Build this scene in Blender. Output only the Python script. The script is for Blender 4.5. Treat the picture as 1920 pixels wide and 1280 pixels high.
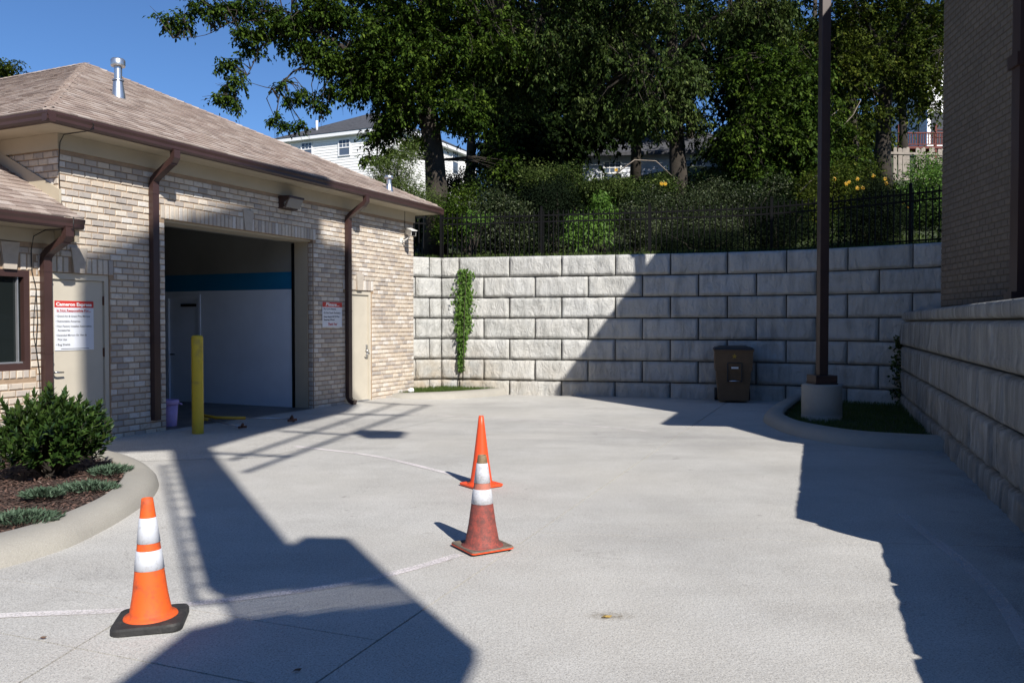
import bpy, bmesh, math, random
import numpy as np
from mathutils import Vector, Matrix

for o in list(bpy.data.objects):
    bpy.data.objects.remove(o)
scene = bpy.context.scene
C = scene.collection
R = math.radians

# ------------------------------------------------------------------ camera
CAM_H = 1.59
cam = bpy.data.cameras.new('camera')
cam.sensor_width = 36.0
cam.lens = 1557.0 / 1920.0 * 36.0
cam.clip_start = 0.05
cam.clip_end = 2000
co = bpy.data.objects.new('camera', cam)
co.location = (0, 0, CAM_H)
co.rotation_euler = (R(90 - 1.29), 0, 0)
C.objects.link(co)
scene.camera = co

# ------------------------------------------------------------------ sky and sun
SUN_AZ, SUN_EL = R(27.0), R(38.0)           # light travels forward and to the left
LH = (-math.sin(SUN_AZ), math.cos(SUN_AZ))
w = bpy.data.worlds.new('World'); scene.world = w; w.use_nodes = True
nt = w.node_tree
sky = nt.nodes.new('ShaderNodeTexSky'); sky.sky_type = 'NISHITA'; sky.sun_disc = False
sky.sun_elevation = SUN_EL
sky.sun_rotation = math.atan2(-LH[0], -LH[1])
sky.air_density = 1.0; sky.dust_density = 0.0; sky.ozone_density = 10.0; sky.altitude = 1000
nt.links.new(sky.outputs[0], nt.nodes['Background'].inputs[0])
nt.nodes['Background'].inputs[1].default_value = 0.088
sl = bpy.data.lights.new('sun', 'SUN'); sl.energy = 5.0; sl.angle = R(0.53); sl.color = (1.0, 0.955, 0.89)
so = bpy.data.objects.new('sun', sl); C.objects.link(so)
so.rotation_euler = Vector((LH[0] * math.cos(SUN_EL), LH[1] * math.cos(SUN_EL), -math.sin(SUN_EL))).to_track_quat('-Z', 'Y').to_euler()
vs = scene.view_settings
vs.view_transform = 'Standard'; vs.look = 'None'; vs.exposure = 0.5; vs.gamma = 1.0
vs.use_curve_mapping = False

# ------------------------------------------------------------------ helpers
def at(px, py, Y):
    """world point seen at a picture position, Y metres ahead"""
    b = (640 - py) / 1557.0; th = R(-1.29)
    ry, rz = math.cos(th) - b * math.sin(th), math.sin(th) + b * math.cos(th)
    t = Y / ry
    return ((px - 960) / 1557.0 * t, Y, CAM_H + rz * t)

def tag(o, label=None, cat=None, group=None, kind=None):
    if label: o['label'] = label
    if cat: o['category'] = cat
    if group: o['group'] = group
    if kind: o['kind'] = kind
    return o

def empty(name, loc=(0, 0, 0), rz=0.0, label=None, cat=None, group=None):
    o = bpy.data.objects.new(name, None); C.objects.link(o)
    o.location = loc; o.rotation_euler = (0, 0, rz); o.empty_display_size = 0.2
    return tag(o, label, cat, group)

def link(name, me, parent=None, loc=None, rot=None):
    o = bpy.data.objects.new(name, me); C.objects.link(o)
    if parent is not None: o.parent = parent
    if loc is not None: o.location = loc
    if rot is not None: o.rotation_euler = rot
    return o

class MB:
    def __init__(s): s.v = []; s.f = []; s.r = []; s.sm = []
    def add(s, vs_, fs, rnd=0.0, smooth=False):
        n = len(s.v); s.v.extend([tuple(p) for p in vs_])
        for f in fs:
            s.f.append([i + n for i in f]); s.r.append(rnd); s.sm.append(smooth)
    def box(s, x0, x1, y0, y1, z0, z1, rnd=0.0):
        s.add([(x0,y0,z0),(x1,y0,z0),(x1,y1,z0),(x0,y1,z0),(x0,y0,z1),(x1,y0,z1),(x1,y1,z1),(x0,y1,z1)],
              [(0,3,2,1),(4,5,6,7),(0,1,5,4),(1,2,6,5),(2,3,7,6),(3,0,4,7)], rnd)
    def bbox(s, x0, x1, y0, y1, z0, z1, b=0.01, rnd=0.0):
        """bevelled box: all twelve edges chamfered"""
        bm = bmesh.new()
        bmesh.ops.create_cube(bm, size=1.0)
        for v in bm.verts:
            v.co = ((x0+x1)/2 + v.co.x*(x1-x0), (y0+y1)/2 + v.co.y*(y1-y0), (z0+z1)/2 + v.co.z*(z1-z0))
        bmesh.ops.bevel(bm, geom=list(bm.edges), offset=b, segments=2, affect='EDGES', profile=0.6)
        bm.verts.index_update()
        s.add([v.co[:] for v in bm.verts], [[v.index for v in f.verts] for f in bm.faces], rnd)
        bm.free()
    def prism(s, poly, axis, a0, a1, rnd=0.0):
        """extrude a 2-D polygon along an axis; poly in the two other coords (cyclic order)"""
        def mk(p, a):
            return {'x': (a, p[0], p[1]), 'y': (p[0], a, p[1]), 'z': (p[0], p[1], a)}[axis]
        n = len(poly)
        vs_ = [mk(p, a0) for p in poly] + [mk(p, a1) for p in poly]
        fs = [list(range(n))[::-1], list(range(n, 2*n))] + [(i, (i+1) % n, n+(i+1) % n, n+i) for i in range(n)]
        s.add(vs_, fs, rnd)
    def tube(s, pts, rad, seg=8, rnd=0.0, cap=True):
        pts = [Vector(p) for p in pts]
        if not hasattr(rad, '__len__'): rad = [rad]*len(pts)
        base = len(s.v); up = Vector((0.13, 0.21, 0.97))
        for i, p in enumerate(pts):
            d = (pts[min(i+1, len(pts)-1)] - pts[max(i-1, 0)])
            if d.length < 1e-6: d = Vector((0,0,1))
            d.normalize()
            a = d.cross(up)
            if a.length < 0.05: a = d.cross(Vector((1,0,0)))
            a.normalize(); b = d.cross(a)
            for k in range(seg):
                t = 2*math.pi*k/seg
                s.v.append(tuple(p + (a*math.cos(t) + b*math.sin(t))*rad[i]))
        for i in range(len(pts)-1):
            for k in range(seg):
                k2 = (k+1) % seg
                s.f.append([base+i*seg+k, base+i*seg+k2, base+(i+1)*seg+k2, base+(i+1)*seg+k]); s.r.append(rnd); s.sm.append(True)
        if cap:
            s.f.append([base+k for k in range(seg)][::-1]); s.r.append(rnd); s.sm.append(False)
            e = base+(len(pts)-1)*seg
            s.f.append([e+k for k in range(seg)]); s.r.append(rnd); s.sm.append(False)
    def lathe(s, prof, seg=24, c=(0,0,0), rnd=0.0, close=False):
        base = len(s.v)
        for r_, z_ in prof:
            for k in range(seg):
                t = 2*math.pi*k/seg
                s.v.append((c[0]+r_*math.cos(t), c[1]+r_*math.sin(t), c[2]+z_))
        for i in range(len(prof)-1):
            for k in range(seg):
                k2 = (k+1) % seg
                s.f.append([base+i*seg+k, base+i*seg+k2, base+(i+1)*seg+k2, base+(i+1)*seg+k]); s.r.append(rnd); s.sm.append(True)
        if close:
            s.f.append([base+k for k in range(seg)][::-1]); s.r.append(rnd); s.sm.append(False)
            e = base+(len(prof)-1)*seg
            s.f.append([e+k for k in range(seg)]); s.r.append(rnd); s.sm.append(False)
    def mesh(s, name, mat):
        me = bpy.data.meshes.new(name)
        me.from_pydata(s.v, [], s.f)
        if any(s.r):
            a = me.attributes.new('rnd', 'FLOAT', 'FACE'); a.data.foreach_set('value', s.r)
        if any(s.sm): me.polygons.foreach_set('use_smooth', s.sm)
        if mat is not None: me.materials.append(mat)
        me.update()
        return me
    def build(s, name, mat, parent=None, **k):
        return link(name, s.mesh(name, mat), parent, **k)

# ------------------------------------------------------------------ materials
def mat(name): 
    m = bpy.data.materials.new(name); m.use_nodes = True
    return m, m.node_tree, m.node_tree.nodes['Principled BSDF']
def N(t, typ, **kw):
    n = t.nodes.new(typ)
    for k, v in kw.items(): setattr(n, k, v)
    return n
def noise(t, scale, detail=4, rough=0.55, vec=None, dist=0.0):
    n = N(t, 'ShaderNodeTexNoise'); n.inputs['Scale'].default_value = scale
    n.inputs['Detail'].default_value = detail; n.inputs['Roughness'].default_value = rough
    n.inputs['Distortion'].default_value = dist
    if vec is not None: t.links.new(vec, n.inputs['Vector'])
    return n.outputs['Fac']
def ramp(t, fac, stops, interp='LINEAR'):
    n = N(t, 'ShaderNodeValToRGB'); e = n.color_ramp.elements; n.color_ramp.interpolation = interp
    while len(e) < len(stops): e.new(0.5)
    for i, (p, c) in enumerate(stops):
        e[i].position = p; e[i].color = (c[0], c[1], c[2], 1) if hasattr(c, '__len__') else (c, c, c, 1)
    t.links.new(fac, n.inputs[0]); return n.outputs[0]
def mix(t, fac, a, b, mode='MIX'):
    n = N(t, 'ShaderNodeMix', data_type='RGBA', blend_type=mode)
    for i, x in ((6, a), (7, b)):
        if hasattr(x, '__len__'): n.inputs[i].default_value = (x[0], x[1], x[2], 1)
        else: t.links.new(x, n.inputs[i])
    if hasattr(fac, 'node'): t.links.new(fac, n.inputs[0])
    else: n.inputs[0].default_value = fac
    return n.outputs[2]
def math_(t, op, a, b=None):
    n = N(t, 'ShaderNodeMath', operation=op)
    for i, x in enumerate((a, b)):
        if x is None: continue
        if hasattr(x, 'node'): t.links.new(x, n.inputs[i])
        else: n.inputs[i].default_value = x
    return n.outputs[0]
def bump(t, h, strength, dist, bsdf):
    n = N(t, 'ShaderNodeBump'); n.inputs['Strength'].default_value = strength; n.inputs['Distance'].default_value = dist
    t.links.new(h, n.inputs['Height']); t.links.new(n.outputs[0], bsdf.inputs['Normal'])
def objco(t):
    return N(t, 'ShaderNodeTexCoord').outputs['Object']
def scaled(t, vec, s):
    n = N(t, 'ShaderNodeMapping'); n.inputs['Scale'].default_value = s
    t.links.new(vec, n.inputs['Vector']); return n.outputs[0]
def world_co(t):
    return N(t, 'ShaderNodeNewGeometry').outputs['Position']

def simple(name, col, rough=0.6, var=0.12, scale=6.0, metal=0.0, bmp=0.0, bscale=60.0, spec=None, dirt=None):
    m, t, b = mat(name); v = world_co(t)
    n1 = noise(t, scale, 5, 0.6, v)
    c = mix(t, ramp(t, n1, [(0.3, 0), (0.7, 1)]), [x*(1-var) for x in col], [min(1, x*(1+var)) for x in col])
    if dirt:
        n2 = noise(t, dirt[0], 6, 0.65, v)
        c = mix(t, ramp(t, n2, [(dirt[1], 0), (dirt[1]+0.15, dirt[2])]), c, dirt[3])
    t.links.new(c, b.inputs['Base Color'])
    b.inputs['Roughness'].default_value = rough; b.inputs['Metallic'].default_value = metal
    if spec is not None: b.inputs['Specular IOR Level'].default_value = spec
    if bmp: bump(t, noise(t, bscale, 4, 0.6, v), bmp, 0.01, b)
    return m

def rnd_value(t):
    a = N(t, 'ShaderNodeAttribute', attribute_name='rnd').outputs['Fac']
    o = N(t, 'ShaderNodeObjectInfo').outputs['Random']
    return math_(t, 'FRACT', math_(t, 'ADD', a, o))

def concrete(name, base, streak=0.25, speck=0.35, rough=0.85):
    m, t, b = mat(name); v = world_co(t)
    big = noise(t, 0.55, 5, 0.6, v)
    c = mix(t, ramp(t, big, [(0.3, 0), (0.72, 1)]), [x*0.80 for x in base], [x*1.10 for x in base])
    # wear left by wheels, drawn out along the turning lane
    st = noise(t, 1.0, 5, 0.55, scaled(t, v, (0.22, 1.3, 1.0)), 0.4)
    c = mix(t, math_(t, 'MULTIPLY', ramp(t, st, [(0.48, 0), (0.72, 1)]), streak), c, [0.20, 0.19, 0.18])
    wv = noise(t, 3.2, 6, 0.62, v)
    c = mix(t, math_(t, 'MULTIPLY', ramp(t, wv, [(0.42, 0), (0.62, 1)]), 0.22), c, [0.30, 0.28, 0.25])
    if 'drive' in name:      # tyre-darkened sweep of the turning lane
        sp3 = N(t, 'ShaderNodeSeparateXYZ'); t.links.new(v, sp3.inputs[0])
        yy = math_(t, 'ADD', sp3.outputs['Y'], math_(t, 'MULTIPLY', sp3.outputs['X'], 0.12))
        band = ramp(t, math_(t, 'DIVIDE', yy, 20.0), [(0.50, 0), (0.58, 1), (0.64, 0.55), (0.72, 0)])
        band = math_(t, 'MULTIPLY', band, ramp(t, noise(t, 1.0, 5, 0.6, scaled(t, v, (0.35, 2.2, 1))), [(0.36, 0), (0.62, 1)]))
        c = mix(t, math_(t, 'MULTIPLY', band, 0.5), c, [0.24, 0.235, 0.23])
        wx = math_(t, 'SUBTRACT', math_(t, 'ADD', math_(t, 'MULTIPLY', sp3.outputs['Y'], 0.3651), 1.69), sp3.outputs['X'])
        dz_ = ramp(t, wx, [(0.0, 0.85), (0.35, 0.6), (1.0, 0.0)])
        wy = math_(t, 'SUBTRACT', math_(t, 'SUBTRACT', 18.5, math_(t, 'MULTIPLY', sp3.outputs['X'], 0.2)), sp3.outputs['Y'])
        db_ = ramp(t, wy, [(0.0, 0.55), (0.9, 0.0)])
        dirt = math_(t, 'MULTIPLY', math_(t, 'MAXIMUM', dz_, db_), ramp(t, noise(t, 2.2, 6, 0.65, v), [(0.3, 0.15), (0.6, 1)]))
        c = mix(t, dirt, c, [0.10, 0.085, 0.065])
        ag = noise(t, 42, 3, 0.75, v)
        c = mix(t, ramp(t, ag, [(0.50, 0), (0.66, 0.42)]), c, [0.20, 0.19, 0.175])
        ag2 = noise(t, 55, 3, 0.75, scaled(t, v, (1.0, 1.1, 1.0)))
        c = mix(t, ramp(t, ag2, [(0.54, 0), (0.70, 0.5)]), c, [0.74, 0.73, 0.69])
        ob = N(t, 'ShaderNodeObjectInfo').outputs['Random']
        c = mix(t, math_(t, 'MULTIPLY', ob, 0.16), c, [0.36, 0.35, 0.33])
        dr = noise(t, 5.5, 2, 0.5, v)
        c = mix(t, ramp(t, dr, [(0.70, 0), (0.76, 0.5)]), c, [0.14, 0.13, 0.12])
        cr1 = noise(t, 0.9, 6, 0.7, v, 0.6)
        crk = ramp(t, math_(t, 'ABSOLUTE', math_(t, 'SUBTRACT', cr1, 0.47)), [(0.0, 0.55), (0.0035, 0.0)])
        c = mix(t, math_(t, 'MULTIPLY', crk, ramp(t, noise(t, 0.5, 2, 0.5, v), [(0.52, 0), (0.6, 1)])), c, [0.12, 0.11, 0.10])
        wm_ = noise(t, 0.33, 3, 0.5, v)
        c = mix(t, ramp(t, wm_, [(0.42, 0), (0.62, 0.35)]), c, [0.53, 0.50, 0.44])
        pl_ = noise(t, 1.1, 4, 0.6, scaled(t, v, (1, 0.7, 1)))
        c = mix(t, ramp(t, pl_, [(0.5, 0), (0.75, 0.35)]), c, [0.58, 0.57, 0.54])
    sp = noise(t, 95, 2, 0.7, v)
    c = mix(t, math_(t, 'MULTIPLY', ramp(t, sp, [(0.5, 0), (0.64, 1)]), speck), c, [0.13, 0.12, 0.11])
    sp2 = noise(t, 140, 2, 0.7, v)
    c = mix(t, math_(t, 'MULTIPLY', ramp(t, sp2, [(0.56, 0), (0.68, 1)]), speck*0.9), c, [0.80, 0.78, 0.73])
    t.links.new(c, b.inputs['Base Color'])
    b.inputs['Roughness'].default_value = rough; b.inputs['Specular IOR Level'].default_value = 0.3
    h = math_(t, 'ADD', math_(t, 'MULTIPLY', sp, 0.7), noise(t, 30, 4, 0.6, v))
    bump(t, h, 0.6, 0.006, b)
    return m

M = {}
M['drive'] = concrete('drive_concrete', (0.50, 0.488, 0.455), 0.30, 0.55)
M['kerb'] = concrete('kerb_concrete', (0.345, 0.325, 0.28), 0.1, 0.16)
M['joint'] = simple('joint_dirt', (0.035, 0.032, 0.027), 0.95)
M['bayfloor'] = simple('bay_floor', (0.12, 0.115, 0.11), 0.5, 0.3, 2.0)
M['ground'] = simple('ground_soil', (0.16, 0.14, 0.11), 0.95, 0.3, 1.5)

def m_brick(name, cols, mort=False, k=1.0):
    m, t, b = mat(name); v = world_co(t)
    r = rnd_value(t)
    c = ramp(t, r, [(i/(len(cols)), k) for i, k in enumerate(cols)], 'CONSTANT')
    n1 = noise(t, 28, 5, 0.65, v)
    c = mix(t, ramp(t, n1, [(0.35, 0), (0.68, 0.55)]), c, [0.46*k, 0.41*k, 0.36*k])
    n2 = noise(t, 11, 5, 0.7, v)
    c = mix(t, ramp(t, n2, [(0.58, 0), (0.72, 0.6)]), c, [0.20*k, 0.16*k, 0.13*k])
    n3 = noise(t, 0.8, 4, 0.6, v)
    c = mix(t, ramp(t, n3, [(0.3, 0.16), (0.7, 0.0)]), c, [0.25, 0.2, 0.16])
    t.links.new(c, b.inputs['Base Color'])
    b.inputs['Roughness'].default_value = 0.88; b.inputs['Specular IOR Level'].default_value = 0.25
    bump(t, math_(t, 'ADD', n1, noise(t, 120, 3, 0.6, v)), 0.45, 0.006, b)
    return m
M['brick'] = m_brick('tumbled_brick', [(0.60,0.53,0.43),(0.49,0.44,0.37),(0.66,0.60,0.51),(0.55,0.47,0.37),(0.36,0.33,0.30),(0.63,0.56,0.46),(0.45,0.40,0.35),(0.66,0.63,0.58),(0.53,0.46,0.38)])
M['mortar'] = simple('mortar', (0.33, 0.235, 0.155), 0.95, 0.12, 9, bmp=0.4)
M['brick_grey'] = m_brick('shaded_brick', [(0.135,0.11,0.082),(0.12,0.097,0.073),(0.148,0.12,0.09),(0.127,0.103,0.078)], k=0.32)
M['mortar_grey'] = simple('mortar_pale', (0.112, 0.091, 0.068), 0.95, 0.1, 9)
M['trim'] = simple('tan_trim', (0.44, 0.38, 0.28), 0.6, 0.06, 2.0)
M['cast'] = simple('cast_stone', (0.42, 0.37, 0.31), 0.85, 0.08, 14, bmp=0.2)
M['bronze'] = simple('bronze_aluminium', (0.050, 0.026, 0.023), 0.38, 0.12, 3.0, spec=0.5)
M['pole'] = simple('bronze_pole', (0.045, 0.024, 0.019), 0.45, 0.12, 3.0)
M['doorpaint'] = simple('beige_door_paint', (0.50, 0.455, 0.37), 0.5, 0.05, 2.5, dirt=(3.0, 0.62, 0.3, (0.36, 0.32, 0.26)))
M['chrome'] = simple('brushed_steel', (0.62, 0.62, 0.62), 0.25, 0.05, 20, metal=1.0)
M['galv'] = simple('galvanised_steel', (0.60, 0.63, 0.65), 0.33, 0.12, 9, metal=0.9)
M['black'] = simple('black_metal', (0.006, 0.006, 0.0065), 0.65, 0.2, 4, spec=0.1)
M['rubber'] = simple('black_rubber', (0.022, 0.022, 0.022), 0.75, 0.35, 14, bmp=0.3, dirt=(9, 0.55, 0.5, (0.10, 0.095, 0.085)))
M['white'] = simple('white_paint', (0.78, 0.78, 0.77), 0.45, 0.03, 3)
M['camwhite'] = simple('camera_casing', (0.75, 0.74, 0.70), 0.4, 0.04, 12)
M['signwhite'] = simple('sign_white', (0.66, 0.68, 0.72), 0.4, 0.03, 5)
M['signred'] = simple('sign_red', (0.55, 0.035, 0.025), 0.4, 0.05, 5)
M['ink'] = simple('sign_ink', (0.03, 0.03, 0.035), 0.5)
M['inkred'] = simple('sign_ink_red', (0.42, 0.02, 0.025), 0.5)
M['yellow'] = simple('yellow_bollard_paint', (0.50, 0.37, 0.02), 0.45, 0.07, 4, dirt=(7, 0.52, 0.55, (0.24, 0.18, 0.05)))
M['purple'] = simple('purple_plastic', (0.40, 0.30, 0.58), 0.45, 0.1, 12)
M['handle_yellow'] = simple('yellow_handle', (0.60, 0.33, 0.02), 0.5, 0.1, 9)
M['rust'] = simple('rusty_steel', (0.11, 0.045, 0.025), 0.8, 0.3, 20)
M['alu'] = simple('dull_aluminium', (0.45, 0.46, 0.48), 0.4, 0.1, 9, metal=0.7)
M['blue'] = simple('blue_stripe_paint', (0.008, 0.16, 0.32), 0.5, 0.08, 2)
M['baywhite'] = simple('bay_wall_panel', (0.70, 0.76, 0.84), 0.4, 0.06, 1.5)
M['baygrey'] = simple('bay_upper_wall', (0.24, 0.24, 0.22), 0.7, 0.1, 1.5)
M['cart'] = simple('brown_cart_plastic', (0.13, 0.078, 0.038), 0.5, 0.12, 8)
M['cartlid'] = simple('dark_lid_plastic', (0.03, 0.028, 0.026), 0.5, 0.12, 8)
M['gold'] = simple('gold_print', (0.35, 0.22, 0.02), 0.5)
M['bark'] = simple('tree_bark', (0.034, 0.027, 0.020), 0.95, 0.35, 5, bmp=0.8, bscale=18)
M['twig'] = simple('dead_twig', (0.22, 0.18, 0.14), 0.9, 0.25, 9)
M['wood'] = simple('weathered_boards', (0.26, 0.225, 0.19), 0.9, 0.2, 5)
M['redwood'] = simple('red_stained_wood', (0.11, 0.018, 0.011), 0.7, 0.15, 6)
M['darkroof'] = simple('charcoal_shingles', (0.055, 0.056, 0.062), 0.9, 0.35, 4, bmp=0.5, bscale=8)
M['cream'] = simple('pale_siding', (0.80, 0.79, 0.76), 0.6, 0.04, 0.7)
M['whitesiding'] = simple('white_siding', (0.60, 0.62, 0.66), 0.6, 0.06, 0.8)
M['screen'] = simple('dark_screen', (0.02, 0.022, 0.03), 0.4)
M['castersteel'] = simple('shadow_caster_steel', (0.30, 0.30, 0.31), 0.5, 0.08, 2)  # for the added shadow casters behind the viewer
M['petal'] = simple('yellow_petal', (0.50, 0.29, 0.01), 0.6, 0.1, 20)
M['leaflitter'] = simple('fallen_leaf', (0.30, 0.20, 0.05), 0.7, 0.3, 40)
M['leafdark'] = simple('dark_fallen_leaf', (0.09, 0.05, 0.03), 0.8, 0.3, 40)
M['cable'] = simple('black_cable', (0.012, 0.012, 0.012), 0.5)

def m_glass(name, col, rough=0.05):
    m, t, b = mat(name); v = world_co(t)
    c = mix(t, noise(t, 1.2, 3, 0.5, v), [x*0.7 for x in col], col)
    t.links.new(c, b.inputs['Base Color']); b.inputs['Roughness'].default_value = rough
    b.inputs['Specular IOR Level'].default_value = 0.6
    return m
M['glass'] = m_glass('dark_window_glass', (0.012, 0.016, 0.016))
M['farglass'] = m_glass('far_window_glass', (0.10, 0.13, 0.18))
M['refractor'] = m_glass('prismatic_lamp_glass', (0.30, 0.28, 0.25), 0.2)

def m_block(name='split_face_concrete', streak_shade=0.0):
    m, t, b = mat(name); v = world_co(t)
    r = rnd_value(t)
    c = ramp(t, r, [(0, (0.45, 0.45, 0.425)), (0.5, (0.53, 0.53, 0.51)), (1, (0.485, 0.475, 0.44))])
    st = noise(t, 1.0, 6, 0.62, scaled(t, v, (5.5, 5.5, 1.1)), 0.7)
    c = mix(t, ramp(t, st, [(0.45, 0), (0.66, 0.62)]), c, [0.25, 0.25, 0.235])
    bg = noise(t, 1.7, 5, 0.6, v)
    c = mix(t, ramp(t, bg, [(0.4, 0.0), (0.66, 0.45)]), c, [0.56, 0.545, 0.50])
    if streak_shade:      # run-off streaks, plus this wall's shade darkened into the colour
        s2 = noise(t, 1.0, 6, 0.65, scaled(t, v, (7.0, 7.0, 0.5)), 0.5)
        c = mix(t, ramp(t, s2, [(0.34, 0.25*streak_shade), (0.6, streak_shade)]), c, [0.16, 0.16, 0.15])
    # clay splashed up from the ground
    sep = N(t, 'ShaderNodeSeparateXYZ'); t.links.new(v, sep.inputs[0])
    lowz = ramp(t, math_(t, 'DIVIDE', sep.outputs['Z'], 3.2), [(0.0, 0.75), (0.38, 0.0)])
    mudx = ramp(t, math_(t, 'DIVIDE', math_(t, 'ADD', sep.outputs['X'], 3.0), 6.0), [(0.0, 1), (0.34, 0.85), (0.5, 0.28), (1, 0.22)])
    mud = math_(t, 'MULTIPLY', math_(t, 'MULTIPLY', lowz, mudx), ramp(t, noise(t, 2.4, 5, 0.6, v), [(0.33, 0), (0.62, 1)]))
    c = mix(t, mud, c, [0.40, 0.28, 0.14])
    t.links.new(c, b.inputs['Base Color']); b.inputs['Roughness'].default_value = 0.9
    b.inputs['Specular IOR Level'].default_value = 0.25
    h = math_(t, 'ADD', math_(t, 'MULTIPLY', noise(t, 6, 8, 0.68, scaled(t, v, (1.5, 1.5, 0.8)), 0.8), 2.0), math_(t, 'MULTIPLY', noise(t, 60, 4, 0.6, v), 0.3))
    bump(t, h, 0.9, 0.04, b)
    return m
M['block'] = m_block(); M['block_shaded_streaked'] = m_block('shaded_streaked_concrete', 0.75)

def m_shingle():
    m, t, b = mat('tan_asphalt_shingle'); v = world_co(t)
    r = rnd_value(t)
    cols = [(0.31,0.245,0.205),(0.24,0.182,0.154),(0.365,0.30,0.258),(0.28,0.21,0.178),(0.395,0.335,0.295),(0.215,0.166,0.144),(0.335,0.265,0.225)]
    c = ramp(t, r, [(i/len(cols), k) for i, k in enumerate(cols)], 'CONSTANT')
    g = noise(t, 70, 3, 0.7, v)
    c = mix(t, ramp(t, g, [(0.42, 0), (0.7, 0.5)]), c, [0.48, 0.42, 0.37])
    g2 = noise(t, 110, 2, 0.7, v)
    c = mix(t, ramp(t, g2, [(0.52, 0), (0.7, 0.5)]), c, [0.13, 0.10, 0.085])
    t.links.new(c, b.inputs['Base Color']); b.inputs['Roughness'].default_value = 0.95
    b.inputs['Specular IOR Level'].default_value = 0.2
    bump(t, g, 0.4, 0.004, b)
    return m
M['shingle'] = m_shingle()

def m_leaf(name, cols, rough=0.5, trans=0.22, spec=0.4):
    m, t, b = mat(name)
    a = N(t, 'ShaderNodeAttribute', attribute_name='rnd').outputs['Fac']
    c = ramp(t, a, [(i/(len(cols)-1), k) for i, k in enumerate(cols)])
    v = world_co(t)
    c = mix(t, ramp(t, noise(t, 0.9, 3, 0.5, v), [(0.38, 0), (0.72, 0.28)]), c, cols[-1])
    t.links.new(c, b.inputs['Base Color']); b.inputs['Roughness'].default_value = rough
    b.inputs['Specular IOR Level'].default_value = spec
    tr = N(t, 'ShaderNodeBsdfTranslucent'); t.links.new(c, tr.inputs['Color'])
    mx = N(t, 'ShaderNodeMixShader'); mx.inputs[0].default_value = trans
    t.links.new(b.outputs[0], mx.inputs[1]); t.links.new(tr.outputs[0], mx.inputs[2])
    t.links.new(mx.outputs[0], t.nodes['Material Output'].inputs['Surface'])
    return m
M['leafA'] = m_leaf('broad_leaf', [(0.004,0.011,0.002),(0.015,0.034,0.004),(0.042,0.080,0.009),(0.115,0.165,0.022)], 0.6, 0.26, 0.08)
M['leafB'] = m_leaf('dull_leaf', [(0.004,0.011,0.003),(0.016,0.034,0.006),(0.048,0.080,0.016),(0.15,0.185,0.055)], 0.55, 0.26, 0.10)
M['leafC'] = m_leaf('yellowing_leaf', [(0.005,0.012,0.002),(0.017,0.034,0.004),(0.046,0.070,0.008),(0.13,0.14,0.02)], 0.6, 0.26, 0.08)
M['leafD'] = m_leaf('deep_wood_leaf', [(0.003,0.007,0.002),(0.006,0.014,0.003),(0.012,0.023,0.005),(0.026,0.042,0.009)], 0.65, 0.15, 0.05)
M['leafshrub'] = m_leaf('hedge_leaf', [(0.003,0.007,0.002),(0.008,0.017,0.004),(0.027,0.044,0.013),(0.14,0.16,0.08)], 0.45, 0.14, 0.2)
M['leafbright'] = m_leaf('bright_vine_leaf', [(0.045,0.105,0.014),(0.075,0.155,0.022),(0.12,0.20,0.036)], 0.55, 0.25, 0.2)
M['leaflaurel'] = m_leaf('glossy_laurel_leaf', [(0.010,0.028,0.007),(0.022,0.050,0.010),(0.042,0.080,0.016),(0.085,0.12,0.03)], 0.24, 0.08, 0.6)
M['leafyew'] = m_leaf('dark_evergreen_needle', [(0.003,0.006,0.003),(0.006,0.011,0.005),(0.011,0.019,0.007)], 0.8, 0.04, 0.05)
M['leafpine'] = m_leaf('pale_needle', [(0.045,0.07,0.014),(0.075,0.11,0.025),(0.11,0.15,0.04)], 0.6, 0.2, 0.2)
M['juniper'] = m_leaf('blue_juniper', [(0.035,0.06,0.033),(0.065,0.105,0.065),(0.11,0.16,0.105)], 0.65, 0.1, 0.2)
M['grass'] = m_leaf('grass_blade', [(0.035,0.065,0.012),(0.06,0.10,0.018),(0.10,0.13,0.035)], 0.6, 0.2, 0.2)
M['turf'] = simple('turf_soil', (0.035, 0.05, 0.018), 0.95, 0.35, 4)
M['mulch'] = simple('mulch_soil', (0.05, 0.03, 0.022), 0.95, 0.4, 20)
def m_chip():
    m, t, b = mat('bark_chip')
    a = N(t, 'ShaderNodeAttribute', attribute_name='rnd').outputs['Fac']
    t.links.new(ramp(t, a, [(0, (0.035, 0.02, 0.015)), (0.5, (0.085, 0.045, 0.032)), (0.85, (0.14, 0.08, 0.06)), (1, (0.24, 0.18, 0.15))]), b.inputs['Base Color'])
    b.inputs['Roughness'].default_value = 0.9
    return m
M['chip'] = m_chip()
def m_paint(k=1.0):
    m, t, b = mat('worn_lane_paint'); v = world_co(t)
    c = mix(t, noise(t, 1.3, 3, 0.5, v), [0.74, 0.72, 0.68], [0.70, 0.62, 0.64])
    t.links.new(c, b.inputs['Base Color']); b.inputs['Roughness'].default_value = 0.8
    wear = ramp(t, math_(t, 'ADD', math_(t, 'MULTIPLY', noise(t, 70, 3, 0.7, v), 0.55), math_(t, 'MULTIPLY', noise(t, 1.6, 4, 0.6, v), 0.45)), [(0.44, 0.9*k), (0.62, 0.12*k)])
    tr = N(t, 'ShaderNodeBsdfTransparent'); mx = N(t, 'ShaderNodeMixShader')
    t.links.new(wear, mx.inputs[0]); t.links.new(tr.outputs[0], mx.inputs[1]); t.links.new(b.outputs[0], mx.inputs[2])
    t.links.new(mx.outputs[0], t.nodes['Material Output'].inputs['Surface'])
    return m
M['paint'] = m_paint(); M['paint_worn'] = m_paint(0.5)

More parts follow.
